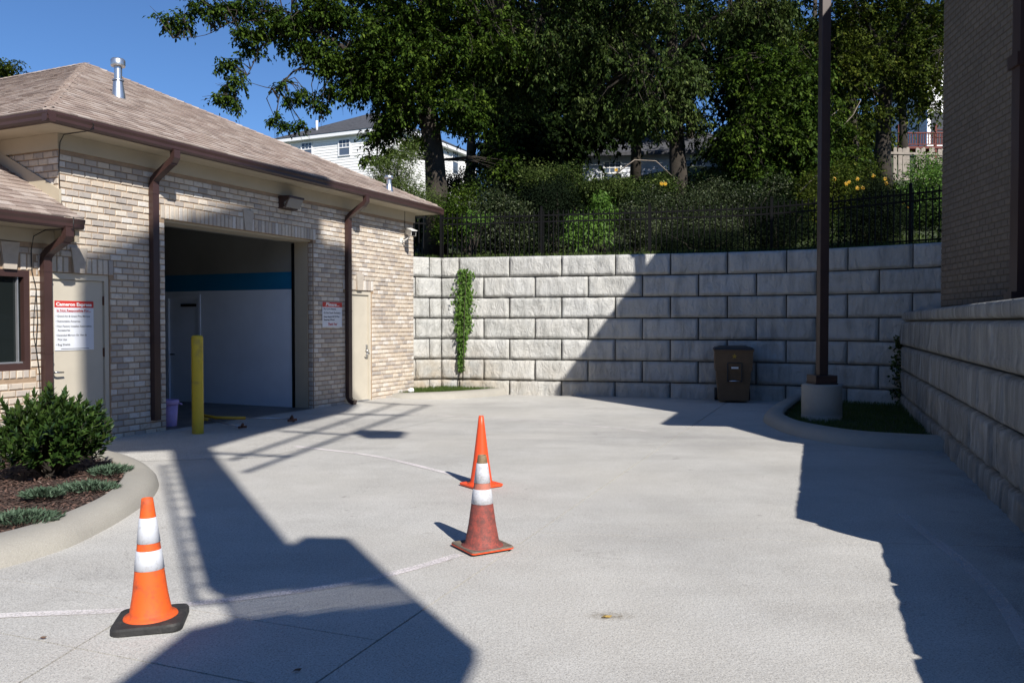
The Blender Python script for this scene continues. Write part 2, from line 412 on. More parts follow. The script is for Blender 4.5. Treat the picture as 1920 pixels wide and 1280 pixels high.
def m_cone(name, c0, dirtcol, amount, sc):
    m, t, b = mat(name); v = world_co(t)
    n1 = noise(t, sc, 6, 0.68, v); n2 = noise(t, sc*3.2, 5, 0.7, v)
    f = ramp(t, math_(t, 'ADD', math_(t, 'MULTIPLY', n1, 0.6), math_(t, 'MULTIPLY', n2, 0.4)), [(0.62-amount*0.35, 0), (0.80-amount*0.25, 0.85)])
    t.links.new(mix(t, f, c0, dirtcol), b.inputs['Base Color'])
    b.inputs['Roughness'].default_value = 0.42 if amount < 0.4 else 0.7
    return m
M['cone_new'] = m_cone('orange_pvc', (0.76, 0.105, 0.010), (0.20, 0.05, 0.03), 0.42, 13)
M['cone_red'] = m_cone('red_orange_pvc', (0.74, 0.075, 0.018), (0.30, 0.05, 0.03), 0.2, 7)
M['cone_old'] = m_cone('scuffed_red_pvc', (0.44, 0.075, 0.05), (0.085, 0.04, 0.035), 0.95, 26)
M['cone_fade'] = m_cone('faded_pink_pvc', (0.48, 0.15, 0.10), (0.30, 0.13, 0.09), 0.7, 30)
M['cone_top'] = m_cone('dirty_cone_top', (0.26, 0.19, 0.10), (0.11, 0.07, 0.04), 0.8, 24)
M['cone_base_old'] = m_cone('dirty_cone_base', (0.19, 0.15, 0.11), (0.07, 0.06, 0.05), 0.7, 14)
M['collar'] = m_cone('white_reflective_collar', (0.58, 0.60, 0.64), (0.28, 0.26, 0.25), 0.28, 21)
M['collar_old'] = m_cone('old_white_collar', (0.52, 0.53, 0.56), (0.26, 0.24, 0.23), 0.40, 24)

from mathutils import noise as mnoise
def fn(x, y, z): return mnoise.noise(Vector((x, y, z)))
def fbm(x, y, z):
    return fn(x, y, z) + 0.5*fn(2.1*x, 2.1*y, 2.1*z+7) + 0.25*fn(4.3*x, 4.3*y, 4.3*z+3)

# ================================================================== GROUND AND PAVEMENT
g = MB(); g.add([(-400,-400,-0.16),(400,-400,-0.16),(400,500,-0.16),(-400,500,-0.16)], [(0,1,2,3)])
tag(g.build('ground', M['ground']), kind='structure')

def clip(poly, p, n, off):
    """keep the side where (x-p).n >= off"""
    out = []
    for i in range(len(poly)):
        a, b = poly[i], poly[(i+1) % len(poly)]
        da = (a[0]-p[0])*n[0]+(a[1]-p[1])*n[1]-off; db = (b[0]-p[0])*n[0]+(b[1]-p[1])*n[1]-off
        if da >= 0: out.append(a)
        if (da >= 0) != (db >= 0):
            t = da/(da-db); out.append((a[0]+(b[0]-a[0])*t, a[1]+(b[1]-a[1])*t))
    return out
def line2(a, b):
    d = Vector((b[0]-a[0], b[1]-a[1])).normalized(); return a, (-d.y, d.x)      # left-hand normal
def split(polys, ln, gap=0.006):
    out = []
    for p in polys:
        for sgn in (1, -1):
            q = clip(p, ln[0], (ln[1][0]*sgn, ln[1][1]*sgn), gap)
            if len(q) > 2: out.append(q)
    return out
J1 = line2((-0.87,3.63), (2.26,11.48))
T1 = line2((-2.63,4.23), (-1.13,3.63))
T1b = line2((-2.4,4.82), (-2.2,4.74))
J3 = line2((-2.18,3.64), (-2.10,4.38))
T2 = line2((3.03,5.93), (3.63,5.86))
T3 = line2((0.0,13.9), (3.0,13.0))
area = [(-16,-9),(9.5,-9),(9.5,21),(-16,21)]
left = clip(area, J1[0], J1[1], 0.006); right = clip(area, J1[0], (-J1[1][0], -J1[1][1]), 0.006)
lo, hi = clip(left, T1b[0], (-T1b[1][0], -T1b[1][1]), 0.004), clip(left, T1b[0], T1b[1], 0.004)
slabs = split(split([lo], T1), J3) + [hi] + split([right], T2, 0.005)
dw = MB(); dw.add([(-16,-9,-0.03),(9.5,-9,-0.03),(9.5,21,-0.03),(-16,21,-0.03)], [(0,1,2,3)])
drive = tag(dw.build('driveway', M['joint']), kind='structure')
for p in slabs:
    b = MB(); b.prism(p, 'z', -0.028, 0.0); b.build('slab', M['drive'], drive)

def strip(name, pts, w_, z, m, parent=None):
    """ribbon along a smooth polyline"""
    P = catmull(pts, 10); b = MB(); v = []
    for i, p in enumerate(P):
        d = Vector((P[min(i+1,len(P)-1)][0]-P[max(i-1,0)][0], P[min(i+1,len(P)-1)][1]-P[max(i-1,0)][1])).normalized()
        n = (-d.y*w_/2, d.x*w_/2); v += [(p[0]+n[0], p[1]+n[1], z), (p[0]-n[0], p[1]-n[1], z)]
    b.add(v, [(2*i, 2*i+1, 2*i+3, 2*i+2) for i in range(len(P)-1)])
    return b.build(name, m, parent)
def catmull(pts, k=8):
    out = []
    n = len(pts)
    for i in range(n-1):
        p0, p1, p2, p3 = pts[max(i-1,0)], pts[i], pts[i+1], pts[min(i+2,n-1)]
        for j in range(k):
            t = j/k
            out.append(tuple(0.5*((2*p1[c])+(-p0[c]+p2[c])*t+(2*p0[c]-5*p1[c]+4*p2[c]-p3[c])*t*t+(-p0[c]+3*p1[c]-3*p2[c]+p3[c])*t**3) for c in range(len(p1))))
    out.append(tuple(pts[-1])); return out
strip('lane_line', [(-4.2,4.2),(-2.78,4.47),(-2.18,4.55),(-1.62,4.73),(-1.01,5.02),(-0.62,5.36),(-0.36,5.66)], 0.075, 0.0045, M['paint'], drive)
strip('lane_line', [(-0.33,8.25),(-0.74,8.81),(-1.65,9.87),(-2.71,10.6),(-3.83,11.3)], 0.075, 0.0045, M['paint'], drive)
strip('lane_line', [(3.25,6.9),(3.12,6.23),(3.0,5.53),(2.81,4.77),(2.57,4.13),(2.2,3.2)], 0.085, 0.0045, M['paint_worn'], drive)
strip('lane_line', [(-2.06,14.53),(-0.54,13.87),(1.06,12.9),(2.0,12.1)], 0.05, 0.0045, M['paint'], drive)

# ------------------------------------------------------------------ kerbs
def kerb(name, outer, inner, top, parent=None, label=None, cat='kerb'):
    O, I = catmull(outer, 8), catmull(inner, 8)
    b = MB(); prof = []
    for o_, i_ in zip(O, I):
        d = Vector((i_[0]-o_[0], i_[1]-o_[1])); 
        def q(t, z): return (o_[0]+d.x*t, o_[1]+d.y*t, z)
        prof.append([q(0,-0.03), q(0.07,top*0.42), q(0.20,top*0.78), q(0.42,top), q(0.9,top+0.004), q(0.97,top-0.01), q(1.0,top-0.06)])
    k = len(prof[0]); v = [p for r_ in prof for p in r_]
    b.add(v, [(i*k+j, (i+1)*k+j, (i+1)*k+j+1, i*k+j+1) for i in range(len(prof)-1) for j in range(k-1)], 0, True)
    b.add([*prof[0]], [list(range(k))]); b.add([*prof[-1]], [list(range(k))[::-1]])
    o = b.build(name, M['kerb'], parent)
    return tag(o, kind='structure') if parent is None else o
bed_out = [(-7.5,4.35),(-5.6,4.35),(-4.2,4.65),(-3.45,5.15),(-3.16,5.7),(-3.12,6.3),(-3.17,6.95),(-3.28,7.6),(-3.55,8.32),(-4.0,9.0),(-4.55,9.6),(-5.15,10.02)]
bed_in  = [(-7.5,4.75),(-5.7,4.75),(-4.45,5.0),(-3.82,5.4),(-3.53,5.85),(-3.45,6.35),(-3.46,6.9),(-3.58,7.45),(-3.80,8.08),(-4.2,8.72),(-4.72,9.25),(-5.35,9.66)]
kerb('bed_kerb', bed_out, bed_in, 0.135)
isl_out = [(5.75,17.05),(5.15,15.9),(4.2,13.85),(3.95,12.66),(3.98,11.5),(4.45,10.6),(5.52,10.18)]
isl_in  = [(5.98,16.85),(5.42,15.75),(4.48,13.65),(4.25,12.6),(4.32,11.85),(4.72,11.05),(5.62,10.62)]
kerb('island_kerb', isl_out, isl_in, 0.15)
bk_out = [(-2.84,17.16),(-2.5,16.93),(-2.1,16.86),(-1.3,17.22),(-0.6,17.75),(-0.12,18.33)]
bk_in  = [(-2.60,17.30),(-2.35,17.22),(-2.1,17.22),(-1.45,17.50),(-0.85,17.95),(-0.35,18.42)]
kerb('corner_kerb', bk_out, bk_in, 0.14)

def poly_sheet(name, poly, z, m, kind='structure', lump=0.0, res=0.12):
    xs = [p[0] for p in poly]; ys = [p[1] for p in poly]
    def inside(x, y):
        c = False
        for i in range(len(poly)):
            (x1,y1),(x2,y2) = poly[i], poly[i-1]
            if (y1>y) != (y2>y) and x < (x2-x1)*(y-y1)/(y2-y1)+x1: c = not c
        return c
    b = MB(); nx = int((max(xs)-min(xs))/res)+1; ny = int((max(ys)-min(ys))/res)+1; idx = {}
    def vid(i, j):
        if (i,j) not in idx:
            x, y = min(xs)+i*res, min(ys)+j*res
            idx[(i,j)] = len(b.v); b.v.append((x, y, z+lump*fn(x*1.6, y*1.6, 2)))
        return idx[(i,j)]
    for i in range(nx):
        for j in range(ny):
            if inside(min(xs)+(i+.5)*res, min(ys)+(j+.5)*res):
                b.f.append([vid(i,j),vid(i+1,j),vid(i+1,j+1),vid(i,j+1)]); b.r.append(0); b.sm.append(True)
    return tag(b.build(name, m), kind=kind), inside
bed_poly = [(-9,4.6)] + [(x-0.0, y) for x, y in catmull(bed_in, 4)] + [(-5.75,9.9),(-9,3.0)]
bed_poly = [((a+b_*0.0), y) for (a, y), b_ in zip(bed_poly, [0]*len(bed_poly))]
_, in_bed = poly_sheet('planting_bed', bed_poly, 0.10, M['mulch'], lump=0.035)
isl_poly = catmull(isl_in, 4) + [(7.7,16.3)]
_, in_isl = poly_sheet('island_lawn', isl_poly, 0.035, M['turf'], lump=0.02)
cor_poly = catmull(bk_in, 4) + [(-0.3,18.7),(-1.6,18.95),(-2.6,18.4)]
_, in_cor = poly_sheet('corner_lawn', cor_poly, 0.10, M['turf'], lump=0.02)

# ================================================================== MAIN BUILDING (local x = -s along the front, y = inwards)
BX, BY = -2.11, 17.77
FA = math.atan2(0.9078, 0.4194)
EX = (0.4194, 0.9078); EY = (-0.9078, 0.4194)
def bl(x, y, z): return (BX+EX[0]*x+EY[0]*y, BY+EX[1]*x+EY[1]*y, z)
Z0 = 0.07
bld = empty('wash_building', (BX, BY, 0), FA, 'tan brick drive-through building with hipped shingle roof and open bay', 'building')

ap = MB()
ap.add([(0.4,0.0,Z0),(-8.52,0.0,Z0),(-8.52,-1.35,0.003),(-7.6,-2.6,0.003),(-2.4,-2.6,0.003),(0.4,-0.9,0.003)], [(0,5,4,3,2,1)])
tag(ap.build('apron', M['drive'], None, loc=(BX,BY,0), rot=(0,0,FA)), kind='structure')

BRK_L, BRK_H = 0.180, 0.0845
def brick_mesh(l, h, m, depth=0.05, ch=0.007):
    b = MB(); x, z = l/2, h/2
    v = [(-x,depth,-z),(x,depth,-z),(x,depth,z),(-x,depth,z),
         (-x,-0.004,-z),(x,-0.004,-z),(x,-0.004,z),(-x,-0.004,z),
         (-x+ch,-0.012,-z+ch),(x-ch,-0.012,-z+ch),(x-ch,-0.012,z-ch),(-x+ch,-0.012,z-ch)]
    f = [(8,9,10,11)] + [(4+i,4+(i+1)%4,8+(i+1)%4,8+i) for i in range(4)] + [(i,(i+1)%4,4+(i+1)%4,4+i) for i in range(4)]
    return v, f
rng = random.Random(4)
BR = []        # every brick: (x, z, l, h, faceplane) in wall coords
def lay(x0, x1, z0, z1, holes, plane, key):
    n = 0; z = z0
    while z + BRK_H <= z1 + 0.02:
        off = (n % 2)*BRK_L/2; x = x0 - off
        while x < x1 - 0.01:
            a, b_ = max(x, x0), min(x+BRK_L, x1)
            segs = [(a, b_)]
            for (hx0, hx1, hz0, hz1) in holes:
                if z+BRK_H-0.02 > hz0 and z+0.02 < hz1:
                    ns = []
                    for (p, q) in segs:
                        if q <= hx0 or p >= hx1: ns.append((p, q)); continue
                        if p < hx0-0.03: ns.append((p, hx0))
                        if q > hx1+0.03: ns.append((hx1, q))
                    segs = ns
            for (p, q) in segs:
                if q-p > 0.03: BR.append(((p+q)/2, min(z+BRK_H/2, z1), q-p-0.012, BRK_H-0.012, plane, key))
            x += BRK_L
        z += BRK_H; n += 1
def soldiers(x0, x1, z0, key_x, plane, key, h=0.20):
    x = x0; n = max(1, round((x1-x0)/0.0813)); w_ = (x1-x0)/n
    for i in range(n):
        cx = x0+(i+.5)*w_
        if key_x is not None and abs(cx-key_x) < 0.10: continue
        BR.append((cx, z0+h/2, w_-0.010, h-0.008, plane, key))
# front wall
GAR = (-6.65,-3.36,0,3.05); D1 = (-8.50,-7.56,0,2.21); D2 = (-2.43,-1.56,0,2.21); WIN = (-9.62,-8.67,1.03,2.21)
lay(-8.27, 0.0, Z0-0.03, 3.73, [GAR, D1, D2, (-6.72,-3.29,3.05,3.25), (-8.56,-7.50,2.21,2.41), (-2.49,-1.50,2.21,2.41)], 'front', 'main')
lay(-11.2, -8.27, Z0-0.03, 2.55, [D1, WIN, (-8.56,-7.50,2.21,2.41), (-9.7,-8.62,2.21,2.41), (-9.68,-8.60,0.945,1.03)], 'front', 'wing')
soldiers(-6.72, -3.29, 3.05, -5.0, 'front', 'main')
soldiers(-8.56, -7.50, 2.21, -8.02, 'front', 'main')
soldiers(-2.49, -1.50, 2.21, -1.98, 'front', 'main')
soldiers(-9.7, -8.62, 2.21, -8.92, 'front', 'wing')
soldiers(-9.68, -8.60, 0.935, None, 'front', 'wing', 0.095)
# returns: left end of the high block, right-hand side, bay jamb corners
lay(0.0, 5.2, 2.7, 3.73, [], 'left', 'main')
lay(0.0, 1.1, Z0-0.03, 3.73, [], 'right', 'main')
lay(0.0, 0.10, Z0-0.03, 3.05, [], 'jambr', 'main')
lay(0.0, 0.10, Z0-0.03, 2.2, [], 'door2', 'main')
def place(bk):
    x, z, l, h, plane, _ = bk
    if plane == 'front': return (x, 0.0, z), 0.0
    if plane == 'left': return (-8.27, x, z), -math.pi/2          # faces -x
    if plane == 'right': return (0.0, x, z), math.pi/2            # faces +x
    if plane == 'jambr': return (-3.36, x+0.012, z), -math.pi/2
    if plane == 'door2': return (-1.56, x+0.012, z), -math.pi/2
order = sorted(range(len(BR)), key=lambda i: -(BR[i][2]*BR[i][3])/((Vector(bl(*place(BR[i])[0]))-Vector((0,0,1.59))).length**2) * (1 if BR[i][4] == 'front' else 0.3))
# skip what the planting hides, keep the 300 that show largest
inview = []
for i in order:
    p = bl(*place(BR[i])[0]); 
    if -0.617 < p[0]/p[1] and BR[i][1] > 0.1: inview.append(i)
single = set(inview[:300])
cache = {}
rest = MB()
for i, bk in enumerate(BR):
    x, z, l, h, plane, key = bk
    loc, rz = place(bk)
    dy = rng.uniform(-0.004, 0.004); tz = rng.uniform(-0.006, 0.006); ty = rng.uniform(-0.008, 0.008)
    k = (round(l, 2), round(h, 2))
    v, f = brick_mesh(k[0], k[1], None)
    if i in single:
        if k not in cache:
            b = MB(); b.add(v, f); cache[k] = b.mesh('brick', M['brick'])
        o = link('brick', cache[k], bld, loc=(loc[0]+(dy if plane == 'left' else 0), loc[1]+(dy if plane == 'front' else 0), loc[2]), rot=(0, ty, rz+tz))
    else:
        mt = Matrix.Translation(Vector(loc)+Vector((0, dy if plane == 'front' else 0, 0))) @ Matrix.Rotation(rz+tz, 4, 'Z') @ Matrix.Rotation(ty, 4, 'Y')
        rest.add([mt @ Vector(p) for p in v], f, rng.random())
tag(rest.build('brickwork', M['brick'], bld), kind='stuff')

# mortar backing with real openings
wall = MB(); y0, y1 = 0.001, 0.26
for (a, b_, c, d) in [(-8.27,-7.56,2.21,3.73),(-7.56,-6.65,0,3.73),(-6.65,-3.36,3.05,3.73),(-3.36,-2.43,0,3.73),(-2.43,-1.56,2.21,3.73),(-1.56,-0.001,0,3.73),
                      (-8.67,-8.50,0,2.55),(-8.50,-8.27,2.21,2.55),(-9.62,-8.67,0,1.03),(-9.62,-8.67,2.21,2.55),(-11.2,-9.62,0,2.55)]:
    wall.box(a, b_, y0, y1, c, d)
wall.box(-8.269, -8.05, 0.262, 9.0, 2.5, 3.73); wall.box(-0.26, -0.001, 0.262, 9.0, 0, 3.73)
wall.build('wall', M['mortar'], bld)
# frieze, soffit, gutters
fr = MB()
fr.box(-8.300,0.03,-0.028,-0.001,3.722,3.915); fr.box(-8.300,-8.273,-0.001,6.0,3.722,3.915); fr.box(0.003,0.03,-0.001,3.0,3.722,3.915)
fr.build('frieze_board', M['trim'], bld)
sf = MB(); sf.box(-8.72,0.40,-0.43,0.2,3.917,3.935); sf.box(-8.72,-8.0,0.2,9,3.917,3.935); sf.box(-0.2,0.40,0.2,9,3.917,3.935)
sf.build('soffit', M['trim'], bld)
wf = MB(); wf.box(-11.2,-8.305,-0.028,-0.001,2.545,2.70); wf.box(-11.2,-8.32,-0.42,-0.001,2.703,2.72); wf.box(-8.36,-8.305,-0.40,-0.03,2.56,2.702)
wf.build('wing_frieze', M['trim'], bld)
def gutter_profile(o, z):      # K-style, (y, z) outwards negative
    return [(-o+0.10,z),(-o+0.10,z-0.125),(-o+0.03,z-0.125),(-o+0.012,z-0.10),(-o+0.012,z-0.065),(-o-0.004,z-0.03),(-o-0.004,z-0.004),(-o+0.010,z-0.004),(-o+0.010,z-0.02)]
gt = MB(); gt.prism(gutter_profile(0.51, 4.04), 'x', -8.78, 0.44); gt.build('gutter', M['bronze'], bld)
g2 = MB(); g2.prism([(-8.78+(-p[0]-0.51)*-1*-1, p[1]) for p in gutter_profile(0.51,4.04)], 'y', -0.51, 9.0)
g2 = MB(); g2.prism([(-8.27+p[0], p[1]) for p in gutter_profile(0.51,4.038)], 'y', -0.515, 9.0); g2.build('gutter', M['bronze'], bld)
g3 = MB(); g3.prism(gutter_profile(0.50, 2.83), 'x', -11.2, -8.30); g3.build('gutter', M['bronze'], bld)
g4 = MB(); g4.prism([(-p[0]-0.05, p[1]) for p in gutter_profile(0.51,4.038)], 'y', -0.50, 9.0); g4.build('gutter', M['bronze'], bld)

# roof planes carrying shingle tabs
APX = Vector((-4.52, 4.25, 6.37)); RB = Vector((-4.52, 11.0, 6.37))
EL = Vector((-8.76,-0.49,4.045)); ER = Vector((0.42,-0.49,4.045)); EL2 = Vector((-8.76,11.0,4.045)); ER2 = Vector((0.42,11,4.045))
deck = MB()
deck.add([EL,ER,APX],[(0,1,2)]); deck.add([EL,APX,RB,EL2],[(0,1,2,3)]); deck.add([ER,ER2,RB,APX],[(0,1,2,3)])
WL0, WR0 = Vector((-11.2,-0.48,2.835)), Vector((-8.31,-0.48,2.835)); WU = Vector((0,1,0.5)).normalized()
deck.add([WL0, WR0, WR0+WU*5.0, WL0+WU*5.0],[(0,1,2,3)])
roof = deck.build('roof', M['shingle'], bld)
SH = []
def shingle(o, e, up, x, v, w_, ex, prt):
    n = e.cross(up).normalized()
    p = o + e*x + up*v
    lift = 0.017
    q = [p, p+e*w_, p+e*w_+up*ex*1.25, p+up*ex*1.25]
    vv = [q[0]+n*0.002, q[1]+n*0.002, q[2]+n*0.001, q[3]+n*0.001, q[0]+n*(lift+prt), q[1]+n*(lift+prt), q[2]+n*0.004, q[3]+n*0.004]
    SH.append((vv, [(4,5,6,7),(0,1,5,4),(1,2,6,5),(3,0,4,7)], (q[0]+q[2])/2))
def cover(o, e, up, inside, vmax, xmin, xmax, ex=0.14):
    v = 0.0; k = 0
    while v < vmax:
        x = xmin - rng.uniform(0, 0.3)
        while x < xmax:
            w_ = rng.choice((0.10, 0.14, 0.18, 0.24))
            lo_, hi_ = inside(v+ex*0.5)
            a, b_ = max(x, lo_), min(x+w_-0.004, hi_)
            if b_-a > 0.03: shingle(o, e, up, a, v-0.01, b_-a, ex, rng.choice((0, 0, 0.004)))
            x += w_
        v += ex; k += 1
upF = (Vector((0, APX.y-EL.y, APX.z-EL.z))).normalized(); HF = (Vector((0, APX.y-EL.y, APX.z-EL.z))).length
Wd = ER.x-EL.x; fl = (APX.x-EL.x)
cover(EL, Vector((1,0,0)), upF, lambda v: (fl*v/HF, Wd-(Wd-fl)*v/HF), HF, 0, Wd)
upL = Vector((APX.x-EL.x, 0, APX.z-EL.z)).normalized(); HL = Vector((APX.x-EL.x, 0, APX.z-EL.z)).length
dl = APX.y-EL.y
cover(EL2, Vector((0,-1,0)), upL, lambda v: (3.5, (EL2.y-EL.y)-dl*v/HL), HL, 3.5, EL2.y-EL.y)
cover(WL0, Vector((1,0,0)), WU, lambda v: (0, 2.89 if v < 0.52 else 2.92), 3.4, 0, 2.9)
# hip and ridge caps
def caps(a, b_):
    d = (b_-a); L_ = d.length; d.normalize(); side = d.cross(Vector((0,0,1))).normalized(); n = side.cross(d)
    if n.z < 0: n = -n
    k = int(L_/0.14)
    for i in range(k):
        p = a + d*(i*0.14); w_ = 0.155
        vv = [p+side*w_-n*0.055, p+n*0.034, p-side*w_-n*0.055]
        q = p+d*0.18; vv += [q+side*w_-n*0.062, q+n*0.018, q-side*w_-n*0.062]
        vv += [p+side*w_-n*0.075, p-side*w_-n*0.075]
        SH.append((vv, [(0,1,4,3),(1,2,5,4),(6,7,2,1,0)], p))
caps(EL.lerp(APX,0.025), APX); caps(ER.lerp(APX,0.02), APX); caps(RB+(APX-RB)*0.35, APX)
osh = sorted(range(len(SH)), key=lambda i: (Vector(bl(*SH[i][2]))-Vector((0,0,1.59))).length + (0 if -0.617 < bl(*SH[i][2])[0]/bl(*SH[i][2])[1] else 50))
sgl = set(osh[:300]); rs = MB()
for i, (vv, ff, c) in enumerate(SH):
    if i in sgl:
        b = MB(); b.add([p-c for p in vv], ff); o = b.build('shingle', M['shingle'], roof, loc=c)
    else: rs.add(vv, ff, rng.random()*0.98+0.01)
tag(rs.build('shingles', M['shingle'], roof), kind='stuff')
# wall flashing where the low roof meets the high block
fl_ = MB()
fl_.add([bq for p in (( -8.305,-0.05,3.05),(-8.305,4.8,5.47)) for bq in ((p[0],p[1],p[2]),(p[0],p[1],p[2]+0.17),(p[0]+0.03,p[1],p[2]+0.17),(p[0]+0.03,p[1],p[2]))],
        [(0,1,2,3),(7,6,5,4),(0,4,5,1),(1,5,6,2),(2,6,7,3),(3,7,4,0)])
fl_.build('rake_trim', M['trim'], bld)

# keystones
def keystone(x, z0, z1):
    b = MB(); b.prism([(x-0.075,z0+0.004),(x+0.075,z0+0.004),(x+0.115,z1),(x-0.115,z1)], 'y', -0.035, 0.03); b.build('keystone', M['cast'], bld)
keystone(-5.0, 3.05, 3.37); keystone(-8.02, 2.21, 2.53); keystone(-1.98, 2.21, 2.53); keystone(-8.92, 2.21, 2.53)

# doors
def door(x0, x1, hinge_left, key):
    fm = MB()
    fm.box(x0-0.06,x0,0.02,0.18,Z0,2.205); fm.box(x1,x1+0.06,0.02,0.18,Z0,2.205); fm.box(x0-0.06,x1+0.06,0.021,0.179,2.13,2.206)
    f_ = fm.build('door_frame', M['doorpaint'], bld)
    d = MB(); d.bbox(x0+0.004,x1-0.004,0.05,0.095,Z0+0.02,2.126,0.004)
    leaf = d.build('door', M['doorpaint'], bld)
    hx = x0+0.0 if hinge_left else x1
    for z in (0.35, 1.15, 1.82):
        h = MB(); h.box(hx-0.012,hx+0.012,0.038,0.052,z,z+0.11); h.tube([(hx,0.034,z-0.004),(hx,0.034,z+0.114)],0.008,8); h.build('hinge', M['rust'], leaf)
    th = MB(); th.box(x0,x1,0.02,0.16,Z0-0.005,Z0+0.018); th.build('threshold', M['alu'], bld)
    return leaf
d1 = door(-8.44, -7.62, False, 0)
d2 = door(-2.37, -1.62, True, 1)
def lever(leaf, x, z, sgn):
    b = MB()
    b.tube([(x,0.05,z),(x,0.035,z)],[0.038,0.036],16); b.tube([(x,0.036,z),(x,-0.02,z)],0.013,10); 
    b.tube([(x,-0.02,z),(x+sgn*0.03,-0.026,z),(x+sgn*0.12,-0.020,z-0.004)],[0.013,0.012,0.010],10)
    b.tube([(x,0.05,z+0.10),(x,0.03,z+0.10)],[0.022,0.02],12)
    b.build('door_handle', M['chrome'], leaf)
lever(d1, -8.37, 0.98, 1)
b = MB(); b.box(-1.70,-1.635,0.04,0.05,0.90,1.16); b.tube([(-1.685,0.04,1.0),(-1.685,-0.02,1.0),(-1.71,-0.045,0.99),(-1.77,-0.045,0.99),(-1.79,-0.02,0.99)],0.014,8); b.tube([(-1.685,0.045,1.04),(-1.685,0.0,1.04)],0.026,12)
b.build('door_handle', M['chrome'], d2)

# window of the low wing
wm = MB()
for (a, b_, c, d) in [(-9.62,-9.55,1.03,2.21),(-8.74,-8.67,1.03,2.21),(-9.55,-8.74,1.03,1.11),(-9.55,-8.74,2.13,2.21)]: wm.box(a,b_,0.0,0.12,c,d)
win = wm.build('window', M['bronze'], bld)
b = MB(); b.box(-9.55,-8.74,0.07,0.08,1.11,2.13); b.build('pane', M['glass'], win)
b = MB(); b.box(-8.80,-8.785,0.035,0.07,1.11,2.13); b.box(-9.55,-8.74,0.036,0.069,1.112,1.13); b.build('inner_frame', M['alu'], win)

# downspouts
def rect_path(b, pts, w_, d_):
    """rectangular pipe along points (x,y,z); w_ along x, d_ across"""
    P = [Vector(p) for p in pts]; base = len(b.v)
    for i, p in enumerate(P):
        t = (P[min(i+1,len(P)-1)]-P[max(i-1,0)]).normalized(); n = Vector((1,0,0)).cross(t).normalized()
        for (sx, sn) in ((-1,-1),(1,-1),(1,1),(-1,1)): b.v.append(tuple(p+Vector((sx*w_/2,0,0))+n*sn*d_/2))
    for i in range(len(P)-1):
        for k in range(4):
            b.f.append([base+4*i+k, base+4*i+(k+1)%4, base+4*i+4+(k+1)%4, base+4*i+4+k]); b.r.append(0); b.sm.append(False)
    b.f.append([base,base+1,base+2,base+3]); b.f.append([base+4*len(P)-1-k for k in range(4)]); b.r += [0,0]; b.sm += [False,False]
def downspout(x, ztop, zbot, out, zwall, kick=False):
    b = MB()
    n = 7; el = []
    y_g = -out+0.045
    rect_path(b, [(x,y_g,ztop),(x,y_g,ztop-0.10),(x,y_g+0.03,ztop-0.14),(x,-0.14,zwall+0.09),(x,-0.075,zwall+0.035),(x,-0.062,zwall-0.02),(x,-0.062,zbot)] if not kick else
              [(x,y_g,ztop),(x,y_g,ztop-0.10),(x,y_g+0.03,ztop-0.14),(x,-0.14,zwall+0.09),(x,-0.075,zwall+0.035),(x,-0.062,zwall-0.02),(x,-0.062,zbot+0.12),(x,-0.10,zbot+0.06),(x,-0.2,zbot+0.03)], 0.105, 0.08)
    ds = b.build('downspout', M['bronze'], bld)
    c = MB()
    for k in range(9):       # crimp ribs of the upper elbow
        t = k/8; y = y_g+0.012+(0.06)*t; z = ztop-0.08-0.11*t
        c.box(x-0.056,x+0.056,y-0.047,y-0.040,z-0.004,z+0.004)
    c.build('crimped_elbow', M['bronze'], ds)
    for zs in (zwall-0.16, (zwall+zbot)/2):
        c = MB(); c.box(x-0.056,x+0.056,-0.106,-0.02,zs,zs+0.025); c.build('strap', M['bronze'], ds)
    return ds
downspout(-6.88, 3.93, 0.24, 0.51, 3.52)
downspout(-2.40, 3.93, Z0, 0.51, 3.52, True)
downspout(-8.50, 2.72, Z0, 0.50, 2.36)

# bay interior
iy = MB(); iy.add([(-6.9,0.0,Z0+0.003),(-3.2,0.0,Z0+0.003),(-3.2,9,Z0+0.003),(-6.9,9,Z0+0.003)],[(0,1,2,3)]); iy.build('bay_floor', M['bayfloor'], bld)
def panel(name, mm, *bx):
    b = MB(); 
    for q in bx: b.box(*q)
    return b.build(name, mm, bld)
XW = -3.40
panel('bay_wall_panel', M['baywhite'], (XW,XW+0.05,0.44,2.62,Z0,2.19), (XW,XW+0.05,3.5,8.9,Z0,2.19), (XW,XW+0.05,2.62,3.5,2.12,2.19))
panel('bay_stripe', M['blue'], (XW-0.003,XW+0.05,0.44,8.9,2.193,2.50))
panel('bay_upper_wall', M['baygrey'], (XW,XW+0.05,0.44,8.9,2.503,3.9), (-6.85,-6.80,0.30,8.9,0,3.9), (-6.8,XW,8.9,8.95,0,3.9))
panel('bay_ceiling', M['baygrey'], (-6.85,-3.3,0.27,8.95,3.60,3.65))
panel('bay_door_frame', M['baywhite'], (XW-0.02,XW+0.06,2.62,2.68,Z0,2.12), (XW-0.02,XW+0.06,3.44,3.5,Z0,2.12), (XW-0.02,XW+0.06,2.68,3.44,2.06,2.12))
bdo = panel('bay_door', M['baywhite'], (XW+0.02,XW+0.05,2.68,3.44,Z0,2.06))
b = MB(); b.tube([(XW+0.02,3.36,0.98),(XW-0.05,3.36,0.98),(XW-0.05,3.25,0.98)],0.012,8); b.build('door_handle', M['black'], bdo)
b = MB(); b.box(XW-0.03,XW+0.02,2.75,3.1,1.90,1.95); b.build('door_closer', M['black'], bdo)
panel('bay_jamb', M['trim'], (-3.375,-3.345,0.12,0.40,Z0,3.049), (-6.665,-6.635,0.12,0.40,Z0,3.049), (-6.635,-3.375,0.05,0.40,3.02,3.048))
panel('door_track', M['black'], (-3.415,-3.372,0.402,0.438,Z0,3.0))
